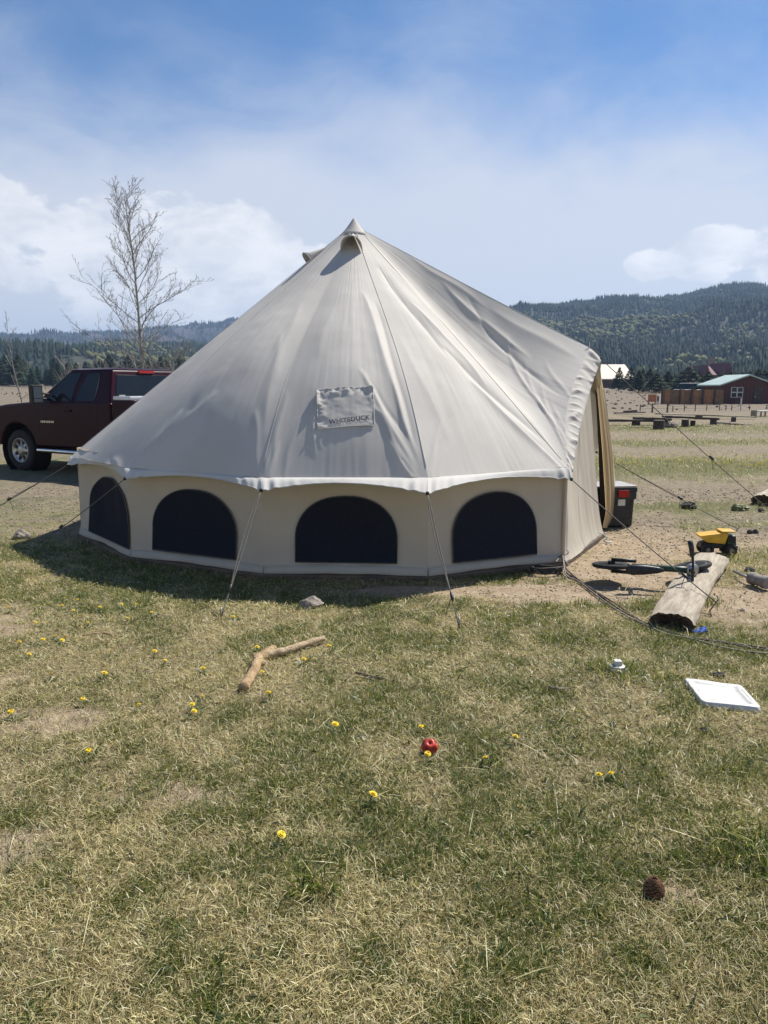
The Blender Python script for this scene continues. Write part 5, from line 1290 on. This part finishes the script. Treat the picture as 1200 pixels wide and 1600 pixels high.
M_LID = pmat('lid_plastic', (.58, .565, .52), (.44, .39, .31), 5, .40, .05, 40, lo=.30, hi=.46)
obj('panel', mb, M_LID, lid_t, smooth=True)

# white pipe cap among long grass
cpos = gp(964, 1052); cap_ = thing('pipe_cap', 'white plastic pipe cap with square knob standing in long grass', 'pipe cap', tuple(cpos))
mb = MB(); mb.lathe([(.040, -.02), (.040, .030), (.044, .034), (.044, .042), (.036, .046)], 8, Matrix.Translation(cpos)); obj('cap_body', mb, M_WHITEP, cap_, bevel=.002)
mb = MB(); mb.box(cpos + Vector((0, 0, .058)), (.042, .042, .026), taper=.9); obj('knob', mb, M_WHITEP, cap_, bevel=.003)
# red pitted ball
rp = gp(671, 1178); rb_ = thing('red_ball', 'small red rubber ball with dark star shaped pits in the grass', 'ball', tuple(rp))
bm = bmesh.new(); bmesh.ops.create_icosphere(bm, subdivisions=4, radius=.030)
ico = [Vector(v).normalized() for v in ((0, 1, 1.618), (0, -1, 1.618), (0, 1, -1.618), (0, -1, -1.618), (1, 1.618, 0), (-1, 1.618, 0), (1, -1.618, 0), (-1, -1.618, 0), (1.618, 0, 1), (-1.618, 0, 1), (1.618, 0, -1), (-1.618, 0, -1))]
for v in bm.verts:
    d = v.co.normalized(); m = max(d.dot(q) for q in ico); a_ = math.acos(min(1, m)); v.co = d * (.030 + .0035 * (1 - math.cos(a_ * 4)) - .011 * math.exp(-(a_ / .20) ** 2))
me = bpy.data.meshes.new('shell'); bm.to_mesh(me); bm.free(); me.shade_smooth(); o = finish('shell', me, M_REDP, rb_); o.location = (0, 0, .030)
for q in ico:
    mb = MB(); T = Matrix.Translation(Vector((0, 0, .030)) + q * .0215) @ q.to_track_quat('Z', 'Y').to_matrix().to_4x4(); mb.prism([((.0065 if k % 2 else .0032) * math.cos(k * math.pi / 5), (.0065 if k % 2 else .0032) * math.sin(k * math.pi / 5)) for k in range(10)], .002, T); obj('pit', mb, M_DARK, rb_, world=False)
# blue crumpled wrapper
bl = gp(1093, 989); mb = MB(); rg_ = random.Random(3); pts = [[(bl.x + (j - 3) * .013 + rg_.uniform(-.006, .006), bl.y + (i - 2) * .017 + rg_.uniform(-.006, .006), bl.z + .018 + rg_.uniform(-.016, .02)) for j in range(7)] for i in range(5)]; mb.grid(np.array(pts)); tag(obj('wrapper', mb, M_BLUEP, None, solid=.001), 'crumpled blue and white wrapper beside the timber beam', 'wrapper')
# pine cone: spiral of woody scales
pc = gp(1022, 1398); pcone = thing('pine_cone', 'brown open pine cone lying in the grass at lower right', 'pine cone', tuple(pc), (R(8), R(-6), 0))
mb = MB(); mb.lathe([(0, .0), (.020, .006), (.026, .022), (.018, .042), (0, .052)], 12); obj('core', mb, M_DARKWOOD, pcone, world=False, smooth=True)
M_SCALE = pmat('cone_scale', (.20, .095, .045), (.09, .045, .025), 60, .7); M_SCALE2 = M_SCALE
mb = MB()
for k in range(92):
    s = k / 92; a_ = k * 2.39996; z_ = .004 + .050 * s; r_ = .026 * math.sin(math.pi * (.22 + .70 * s)) ; tl = R(8 + 50 * s); w_ = .0095 * (1.15 - .5 * s); l_ = .020 * (1.1 - .55 * s)
    T = Matrix.Rotation(a_, 4, 'Z') @ Matrix.Translation((r_ * .6, 0, z_)) @ Matrix.Rotation(-tl, 4, 'Y')
    mb.add([T @ Vector(v) for v in ((0, -w_ * .4, 0), (l_ * .8, -w_, .001), (l_, 0, .004), (l_ * .8, w_, .001), (0, w_ * .4, 0), (l_ * .55, 0, .0055), (l_ * .9, 0, -.003))], [(0, 1, 5), (1, 2, 5), (2, 3, 5), (3, 4, 5), (4, 0, 5), (0, 6, 1), (1, 6, 2), (2, 6, 3), (3, 6, 4)])
sc_ = obj('scales', mb, M_SCALE, pcone, world=False); sc_['kind'] = 'stuff'
# broken branch: thick forked piece with a thinner arm
def stick(name, label, pts, rad, mat, seed, n=12):
    rg_ = random.Random(seed); P_ = []; Rr = []
    for i in range(len(pts) - 1):
        for k in range(8):
            s = k / 8; P_.append(Vector(pts[i]).lerp(Vector(pts[i + 1]), s) + Vector((rg_.uniform(-1, 1), rg_.uniform(-1, 1), rg_.uniform(-1, 1))) * rad[i] * .10); Rr.append((rad[i] * (1 - s) + rad[i + 1] * s) * rg_.uniform(.92, 1.08))
    P_.append(Vector(pts[-1])); Rr.append(rad[-1]); mb = MB(); mb.tube(P_, Rr, n); return mb
br_t = thing('broken_branch', 'crooked peeled branch lying in the grass before the tent', 'branch', tuple(gp(400, 1060)))
mb = stick('limb', '', [gp(381, 1086, .028), gp(397, 1058, .030), gp(404, 1040, .034), gp(420, 1030, .036), gp(428, 1023, .036)], [.026, .025, .027, .026, .018], M_BARK, 3); obj('limb', mb, M_BARK, br_t, smooth=True)
mb = stick('arm', '', [gp(414, 1034, .030), gp(450, 1026, .030), gp(478, 1016, .032), gp(507, 1007, .034)], [.022, .021, .018, .015], M_BARK, 4); obj('arm', mb, pmat('pale_branch', (.52, .41, .26), (.34, .24, .14), 22, .85, .7, 90), br_t, smooth=True)
mb = stick('s', '', [gp(408, 1046, .03), gp(398, 1038, .045)], [.026, .014], M_BARK, 5); obj('knot_stub', mb, M_BARK, br_t, smooth=True)
o = obj('twig', stick('t', '', [gp(556, 1056, .02), gp(585, 1061, .016), gp(616, 1066, .012)], [.007, .008, .004], M_DARKWOOD, 6, 6), M_DARKWOOD, None); tag(o, 'dark thin twig in the grass right of the crooked branch', 'twig')
o = obj('twig', stick('t', '', [gp(130, 996, .015), gp(160, 994, .02), gp(182, 997, .012)], [.006, .007, .004], M_BARK, 7, 6), M_BARK, None); tag(o, 'thin tan twig among dandelions on the left', 'twig')
o = obj('twig', stick('t', '', [gp(858, 1080, .02), gp(872, 1083, .02), gp(890, 1080, .012)], [.008, .007, .004], M_GREYWOOD, 8, 6), M_GREYWOOD, None); tag(o, 'short grey twig below the white pipe cap', 'twig')

# power cords: from the tent corner over the dirt and past the beam
cordpts = [(868, 884, .06), (878, 884, .10), (884, 897, .03), (905, 910, .015), (935, 932, .015), (965, 952, .015), (1000, 974, .015), (1040, 992, .018), (1080, 1001, .015), (1130, 1009, .015), (1180, 1017, .015), (1260, 1028, .015)]
CM_ = [pmat('brown_cord', (.11, .06, .045), (.08, .045, .035), 20, .6), pmat('black_cord', (.02, .02, .02), (.035, .03, .03), 20, .55), pmat('pale_cord', (.22, .19, .165), (.16, .14, .12), 20, .6)]
def catmull(P, m=8):
    P = [np.array(p) for p in P]; out = []
    for i in range(len(P) - 1):
        p0, p1, p2, p3 = P[max(i - 1, 0)], P[i], P[i + 1], P[min(i + 2, len(P) - 1)]
        for k in range(m):
            t_ = k / m; out.append(.5 * ((2 * p1) + (-p0 + p2) * t_ + (2 * p0 - 5 * p1 + 4 * p2 - p3) * t_ ** 2 + (-p0 + 3 * p1 - 3 * p2 + p3) * t_ ** 3))
    return out + [P[-1]]
for k in range(3):
    rg_ = random.Random(60 + k); pts = []
    for i, (x_, y_, z_) in enumerate(cordpts): q = gp(x_, y_ + (k - 1) * 3.2 + rg_.uniform(-2.5, 2.5), z_); pts.append(tuple(q))
    mb = MB(); mb.tube([tuple(p_) for p_ in catmull(pts)], .0062, 7); tag(obj('power_cord', mb, CM_[k], None, smooth=True), ['brown power cord, upper one of the bundle passing the beam', 'black power cord in the middle of the bundle passing the beam', 'pale grey power cord, lowest of the bundle passing the beam'][k], 'cord', 'power cords')
mb = MB()
for k in range(60): a_ = k * .42; mb_r = .12 + .02 * math.sin(k * 1.3); q = gp(852, 897); mb.v.append((q.x + mb_r * math.cos(a_), q.y + mb_r * .55 * math.sin(a_), q.z + .012 + .0016 * k * .6))
pl_ = mb.v; mb = MB(); mb.tube(pl_, .0065, 6); tag(obj('coiled_cable', mb, CM_[1], None, smooth=True), 'black coiled cable in the shade at the tent corner', 'cable')
mb = MB(); q0 = gp(879, 884); mb.tube([tuple(p_) for p_ in catmull([tuple(q0 + Vector(v)) for v in ((-.05, .02, .07), (.0, .0, .09), (.04, -.02, .12), (.02, .01, .15), (-.02, .02, .11), (.01, -.03, .06), (.04, -.05, .02))])], .005, 6); tag(obj('cord_tie', mb, M_ROPE_W, None, smooth=True), 'white knotted string at the tent corner above the cords', 'string')
mb = MB(); q0 = gp(939, 846); mb.tube([tuple(p_) for p_ in catmull([tuple(q0 + Vector(v)) for v in ((-.02, .03, .09), (.02, .0, .08), (.05, -.03, .05), (.02, -.02, .02), (.05, -.06, .012), (.10, -.02, .012))])], .006, 6); tag(obj('rope_end', mb, pmat('mint_rope', (.40, .58, .50), (.60, .62, .58), 60, .8), None, smooth=True), 'pale mint rope end under the door flap', 'rope')

# ------------------------------------------------------------------ dandelions
pet = MB()
for ring, (nn, r_, z_, l_) in enumerate(((16, .0075, .001, .0095), (13, .005, .003, .008), (9, .0025, .0045, .006))):
    for k in range(nn):
        a_ = 6.283 * k / nn + ring * .3; w_ = .0022; T = Matrix.Rotation(a_, 4, 'Z')
        pet.add([T @ Vector(v) for v in ((0, -w_ * .5, z_), (r_ + l_ * .6, -w_, z_ + .002 + ring * .0015), (r_ + l_, 0, z_ + .0018 + ring * .002), (r_ + l_ * .6, w_, z_ + .002 + ring * .0015), (0, w_ * .5, z_))], [(0, 1, 2, 3, 4)])
PET = bpy.data.meshes.new('flower_head'); PET.from_pydata(pet.v, [], pet.f); PET.materials.append(M_PETAL)
st_ = MB(); st_.tube([(.004, .002, -.035), (.001, 0, -.015), (0, 0, .001)], [.0016, .0016, .0022], 5); STM = bpy.data.meshes.new('stem'); STM.from_pydata(st_.v, [], st_.f); STM.materials.append(M_STEM)
DPOS = []
def dandelion(x, y, label, group=None, sc=1.0, tilt=None):
    rg_ = random.Random(int(x * 31 + y)); sc = sc * rg_.uniform(.75, 1.02); p = gp(x, y, .040 * sc); DPOS.append((p.x, p.y))
    t = thing('dandelion_flower', label, 'flower', tuple(p), (R(rg_.uniform(-5, 30)), R(rg_.uniform(-20, 20)), rg_.uniform(0, 6)), group); t.scale = (sc,) * 3
    link(bpy.data.objects.new('flower_head', PET), t); link(bpy.data.objects.new('stem', STM), t)
for x, y, lab in ((658, 1146, 'yellow dandelion just above the red ball'), (805, 1164, 'yellow dandelion alone right of the red ball'), (954, 1223, 'right flower of the yellow dandelion pair at mid right'), (935, 1227, 'left flower of the yellow dandelion pair at mid right'),
                  (440, 1320, 'nearest yellow dandelion, alone low in the grass'), (583, 1262, 'yellow dandelion alone below and left of the red ball'), (514, 1020, 'yellow dandelion at the tip of the crooked branch'), (420, 1097, 'yellow dandelion right of the branch lower end'),
                  (410, 1061, 'yellow dandelion against the crook of the branch'), (139, 1187, 'yellow dandelion alone at lower left grass'), (18, 1125, 'yellow dandelion near the left edge'), (524, 1146, 'yellow dandelion between branch and red ball'), (668, 1193, 'small yellow dandelion just below the red ball'), (758, 1196, 'faint yellow dandelion low right of the red ball')):
    dandelion(x, y, lab, 'single dandelions', 1.05)
dl = [(98, 1010), (68, 1008), (174, 1030), (81, 1065), (164, 1065), (130, 1103), (218, 1115), (301, 1115), (316, 1100), (318, 1056), (304, 1125), (402, 1023), (475, 1042), (365, 972), (258, 1040), (242, 1025)]
for x, y in dl: dandelion(x, y, 'yellow dandelion among those left of the crooked branch', 'dandelions left of the branch')
rg = random.Random(2)
dl2 = [(99, 939), (124, 948), (113, 960), (60, 965), (56, 980), (156, 958), (75, 984), (96, 950), (135, 980), (60, 956), (18, 962), (130, 930), (88, 1000), (200, 975), (215, 955), (238, 968), (190, 948), (30, 1015), (100, 1002), (45, 1032)]
for x, y in dl2: dandelion(x + rg.uniform(-3, 3), y + rg.uniform(-3, 3), 'yellow dandelion in the thick patch near the tent shadow at left', 'dandelions by the shadow', .95)
# the strip of flowers far out in the field reads as one mass
n = 1800; rg = np.random.default_rng(5); x = rg.uniform(2.5, 11, n); y = rg.normal(14.0, 1.25, n); k = fbm(x * .7, y * .7, 91, 3) > .44; x, y = x[k], y[k]; n = len(x)
me = scatter('dandelion_strip', [(0, 0, -.05), (.5, 0, 0), (.15, .48, 0), (-.4, .3, 0), (-.4, -.3, 0), (.15, -.48, 0), (0, 0, .14)], [(1, 2, 6), (2, 3, 6), (3, 4, 6), (4, 5, 6), (5, 1, 6), (0, 2, 1), (0, 3, 2), (0, 4, 3), (0, 5, 4), (0, 1, 5)], np.stack([x, y, gz(x, y) + .05], -1), rg.uniform(.03, .06, n), rg.uniform(.04, .07, n), rg.uniform(0, 6, n), np.array([.62, .50, .03]) * rg.uniform(.75, 1.2, n)[:, None], None)
o = finish('dandelion_strip', me, M_TREE); o['kind'] = 'stuff'; o['label'] = 'strip of yellow dandelions in the field beyond the tent'

# ------------------------------------------------------------------ grass
def blades(x, y, L, W_, az_, tilt, curl, col, z0=None, roll=None):
    n = len(x); z = (gz(x, y) if z0 is None else z0)
    dx_, dy_ = np.cos(az_), np.sin(az_); roll = RNG.uniform(-1.2, 1.2, n) if roll is None else roll
    px_, py_, pz_ = -dy_ * np.cos(roll), dx_ * np.cos(roll), np.sin(roll) * .7
    def pt(s1, s2):
        h = L * .5 * (np.sin(tilt) * s1 + np.sin(tilt + curl) * s2); v = L * .5 * (np.cos(tilt) * s1 + np.cos(tilt + curl) * s2)
        return x + dx_ * h, y + dy_ * h, np.maximum(z + v, z + .002)
    m, e = pt(1, 0), pt(1, 1); w = W_ / 2
    V = np.empty((n, 5, 3))
    V[:, 0] = np.stack([x - px_ * w, y - py_ * w, z - .004 + 0 * x], -1); V[:, 1] = np.stack([x + px_ * w, y + py_ * w, z - .004 + 0 * x], -1)
    V[:, 2] = np.stack([m[0] + px_ * w * .85, m[1] + py_ * w * .85, m[2] + pz_ * w], -1); V[:, 3] = np.stack([m[0] - px_ * w * .85, m[1] - py_ * w * .85, m[2] - pz_ * w], -1)
    V[:, 4] = np.stack(e, -1)
    b = np.arange(n)[:, None] * 5
    return V.reshape(-1, 3), b + np.array([[0, 1, 2, 3]]), b + np.array([[3, 2, 4]]), np.repeat(col, 5, 0)
def sample(n, y0, y1, k0):
    """points spread evenly over the picture's wedge of lawn, denser near the eye"""
    u = RNG.uniform(0, 1, n); y = y0 * (y1 / y0) ** (u ** .92); x = RNG.uniform(-1, 1, n) * (.60 * y + .75); return x, y
TP = np.array([g_ for g_ in ALLG])
def in_tent(x, y):
    c = np.zeros(len(x), bool); j = len(TP) - 1
    for i in range(len(TP)):
        xi, yi = TP[i]; xj, yj = TP[j]
        c ^= ((yi > y) != (yj > y)) & (x < (xj - xi) * (y - yi) / (yj - yi + 1e-12) + xi); j = i
    return c
def clear(x, y):
    k = ~in_tent(x, y)
    # nothing grows through the lid or the beam
    a_, b_ = np.array(q4[0])[:2], np.array(q4[1])[:2]; d_ = np.array(q4[3])[:2]; M2 = np.linalg.inv(np.stack([b_ - a_, d_ - a_], 1)); uv_ = (np.stack([x, y], -1) - a_) @ M2.T
    k &= ~((uv_[:, 0] > .0) & (uv_[:, 0] < 1.0) & (uv_[:, 1] > .0) & (uv_[:, 1] < .97))
    return k
PAL_G = np.array([[.105, .148, .022], [.126, .168, .030], [.150, .180, .050], [.200, .210, .045], [.108, .132, .028], [.072, .112, .016]])
PAL_S = np.array([[.62, .51, .24], [.72, .63, .35], [.50, .40, .18], [.78, .71, .45], [.32, .24, .10], [.58, .50, .24]])
parts = []
# tufts of living grass
nt = 36000; tx, ty = sample(nt, 1.15, 8.2, 1)
so, gr, gv = zones(tx, ty); pr = np.clip((.16 + 1.1 * gr + .30 * (1 - sstep(ty, 1.8, 2.9))) * (1 - so) * (1 - .6 * gv) + .03, 0, 1); k = (RNG.uniform(0, 1, nt) < pr) & clear(tx, ty); tx, ty, gr_t = tx[k], ty[k], gr[k]
per = 17; n = len(tx) * per; cx_, cy_ = np.repeat(tx, per), np.repeat(ty, per); far_ = np.clip(cy_ / 4.0, .55, 1.8)
rad = np.abs(RNG.normal(0, 1, n)) * .022 * (.7 + .5 * far_); a_ = RNG.uniform(0, 6.283, n); hs_ = np.repeat(RNG.uniform(.6, 1.3, len(tx)) * (.85 + .55 * gr_t), per)
x, y = cx_ + rad * np.cos(a_), cy_ + rad * np.sin(a_)
ci = np.clip(np.repeat(RNG.integers(0, 6, len(tx)), per) + (RNG.uniform(0, 1, n) < .35) * RNG.integers(-2, 3, n), 0, 5)
col = PAL_G[ci] * RNG.uniform(.7, 1.35, n)[:, None]
dry = RNG.uniform(0, 1, n) < .14; col[dry] = PAL_S[RNG.integers(0, 6, dry.sum())] * .85
parts.append(blades(x, y, RNG.uniform(.014, .040, n) * hs_ * (.85 + .15 * far_), RNG.uniform(.0015, .0031, n) * (.75 + .5 * far_), a_ + RNG.normal(0, .9, n), RNG.uniform(.15, 1.15, n), RNG.uniform(.1, .9, n), col))
# cut and matted straw lying over it
n = 560000; x, y = sample(n, 1.1, 8.0, 1); so, gr, gv = zones(x, y)
pr = np.clip((.94 - .52 * gr - .15 * (1 - sstep(y, 1.8, 2.9))) * (1 - .90 * so) * (1 - .55 * gv), .02, 1); k = (RNG.uniform(0, 1, n) < pr) & clear(x, y); x, y = x[k], y[k]; n = len(x); far_ = np.clip(y / 4.0, .5, 1.8)
v = fbm(x * 3, y * 3, 77, 3); col = PAL_S[RNG.integers(0, 6, n)] * RNG.uniform(.65, 1.12, n)[:, None] * (.72 + .55 * v)[:, None]
parts.append(blades(x, y, RNG.uniform(.012, .043, n) * (.75 + .35 * far_), RNG.uniform(.0013, .0029, n) * (.7 + .5 * far_), RNG.uniform(0, 6.283, n), RNG.uniform(1.0, 1.62, n), RNG.uniform(-.3, .35, n), col, z0=gz(x, y) + RNG.uniform(0, .020, n)))
# broad weed and dandelion leaves, dull grey green
n = 26000; x, y = sample(n, 1.2, 7.0, 1); so, gr, gv = zones(x, y); w_ = blob(x, y, -2.0, 5.0, .9, .8) + .8 * blob(x, y, .9, 3.6, .7, .6) + .5 * blob(x, y, .5, 3.0, .6, .6)
pr = np.clip(.05 + .16 * gr + .55 * w_, 0, 1) * (1 - so); k = (RNG.uniform(0, 1, n) < pr) & clear(x, y); x, y = x[k], y[k]; n = len(x)
col = np.array([.085, .115, .050]) * RNG.uniform(.6, 1.4, n)[:, None]
parts.append(blades(x, y, RNG.uniform(.03, .075, n), RNG.uniform(.005, .011, n), RNG.uniform(0, 6.283, n), RNG.uniform(.7, 1.45, n), RNG.uniform(-.1, .7, n), col))
dq = np.repeat(np.array(DPOS), 9, 0); n = len(dq); x, y = dq[:, 0] + RNG.normal(0, .012, n), dq[:, 1] + RNG.normal(0, .012, n)
parts.append(blades(x, y, RNG.uniform(.035, .075, n), RNG.uniform(.008, .014, n), RNG.uniform(0, 6.283, n), RNG.uniform(.9, 1.4, n), RNG.uniform(0, .4, n), np.array([.075, .12, .03]) * RNG.uniform(.7, 1.4, n)[:, None]))
# long grass uncut round the pipe cap, along the beam and by the cord
lx = []
for (px_, py_, m, s) in ((925, 1052, 130, .10), (945, 1045, 160, .07), (990, 1062, 150, .10), (1000, 1050, 90, .09), (1100, 945, 120, .07), (1150, 878, 200, .14), (1180, 868, 200, .14), (1095, 905, 60, .06), (1018, 945, 60, .08), (860, 955, 90, .10), (910, 948, 60, .08), (780, 965, 90, .12), (1045, 1000, 60, .1), (1180, 1330, 420, .10), (970, 1480, 0, .1), (490, 1390, 160, .035)):
    q = gp(px_, py_); lx.append(np.stack([RNG.normal(q.x, s, m), RNG.normal(q.y, s * .6, m)], -1))
lx = np.concatenate(lx); x, y = lx[:, 0], lx[:, 1]; k = clear(x, y); x, y = x[k], y[k]; n = len(x); col = PAL_G[RNG.integers(0, 6, n)] * RNG.uniform(.7, 1.5, n)[:, None]; d_ = RNG.uniform(0, 1, n) < .2; col[d_] = PAL_S[RNG.integers(0, 6, d_.sum())]
parts.append(blades(x, y, RNG.uniform(.05, .13, n), RNG.uniform(.003, .006, n), RNG.uniform(0, 6.283, n), RNG.uniform(.2, 1.0, n), RNG.uniform(.3, 1.1, n), col))
# a few long bleached stalks
n = 340; x, y = sample(n, 1.2, 5.5, 1); parts.append(blades(x, y, RNG.uniform(.08, .20, n), RNG.uniform(.0018, .0032, n), RNG.uniform(0, 6.283, n), RNG.uniform(1.2, 1.5, n), RNG.uniform(0, .12, n), PAL_S[[1, 3]][RNG.integers(0, 2, n)], z0=gz(x, y) + .012))
# rough grass strips in the field beyond
n = 130000; y = RNG.uniform(7.6, 32, n); x = RNG.uniform(-.62, .62, n) * y; so, gr, gv = zones(x, y); k = (RNG.uniform(0, 1, n) < np.clip(gr * 1.1, 0, 1)) & (x > .5) & clear(x, y); x, y = x[k], y[k]; n = len(x); f_ = y / 12
col = PAL_G[RNG.integers(0, 6, n)] * RNG.uniform(.9, 1.7, n)[:, None]; d_ = RNG.uniform(0, 1, n) < .35; col[d_] = PAL_S[RNG.integers(0, 6, d_.sum())] * .8
parts.append(blades(x, y, RNG.uniform(.05, .12, n), RNG.uniform(.004, .008, n) * f_, RNG.uniform(0, 6.283, n), RNG.uniform(.3, 1.3, n), RNG.uniform(.1, .8, n), col))
Vs, Qs, Ts, Cs, off = [], [], [], [], 0
for V, Q, T, C_ in parts: Vs.append(V); Qs.append(Q + off); Ts.append(T + off); Cs.append(C_); off += len(V)
me = np_mesh('grass', np.concatenate(Vs), tris=np.concatenate(Ts), quads=np.concatenate(Qs), col=np.concatenate(Cs))
o = finish('grass', me, M_LEAF); o['kind'] = 'stuff'; o['label'] = 'short patchy lawn of green and bleached straw coloured grass'
# gravel and crumbs of earth on the bare ground
n = 30000; y = 1.3 * (11 / 1.3) ** (RNG.uniform(0, 1, n) ** .7); x = RNG.uniform(-.66, .66, n) * y; so, gr, gv = zones(x, y); k = (RNG.uniform(0, 1, n) < np.clip(so * .9 + .02, 0, 1)) & clear(x, y); x, y = x[k], y[k]; n = len(x)
s = RNG.uniform(.003, .009, n) * np.clip(y / 5, .6, 2.0); c = np.array([.34, .275, .20]) * RNG.uniform(.6, 1.3, n)[:, None]
OCT = ([(1, 0, 0), (-1, 0, 0), (0, 1, 0), (0, -1, 0), (0, 0, .7), (0, 0, -.5)], [(0, 2, 4), (2, 1, 4), (1, 3, 4), (3, 0, 4), (2, 0, 5), (1, 2, 5), (3, 1, 5), (0, 3, 5)])
me = scatter('gravel', OCT[0], OCT[1], np.stack([x, y, gz(x, y) + s * .2], -1), s, s, RNG.uniform(0, 6, n), c, None, .25); o = finish('gravel', me, M_TREE); o['kind'] = 'stuff'; o['label'] = 'loose gravel and crumbs of dry earth on the bare ground'
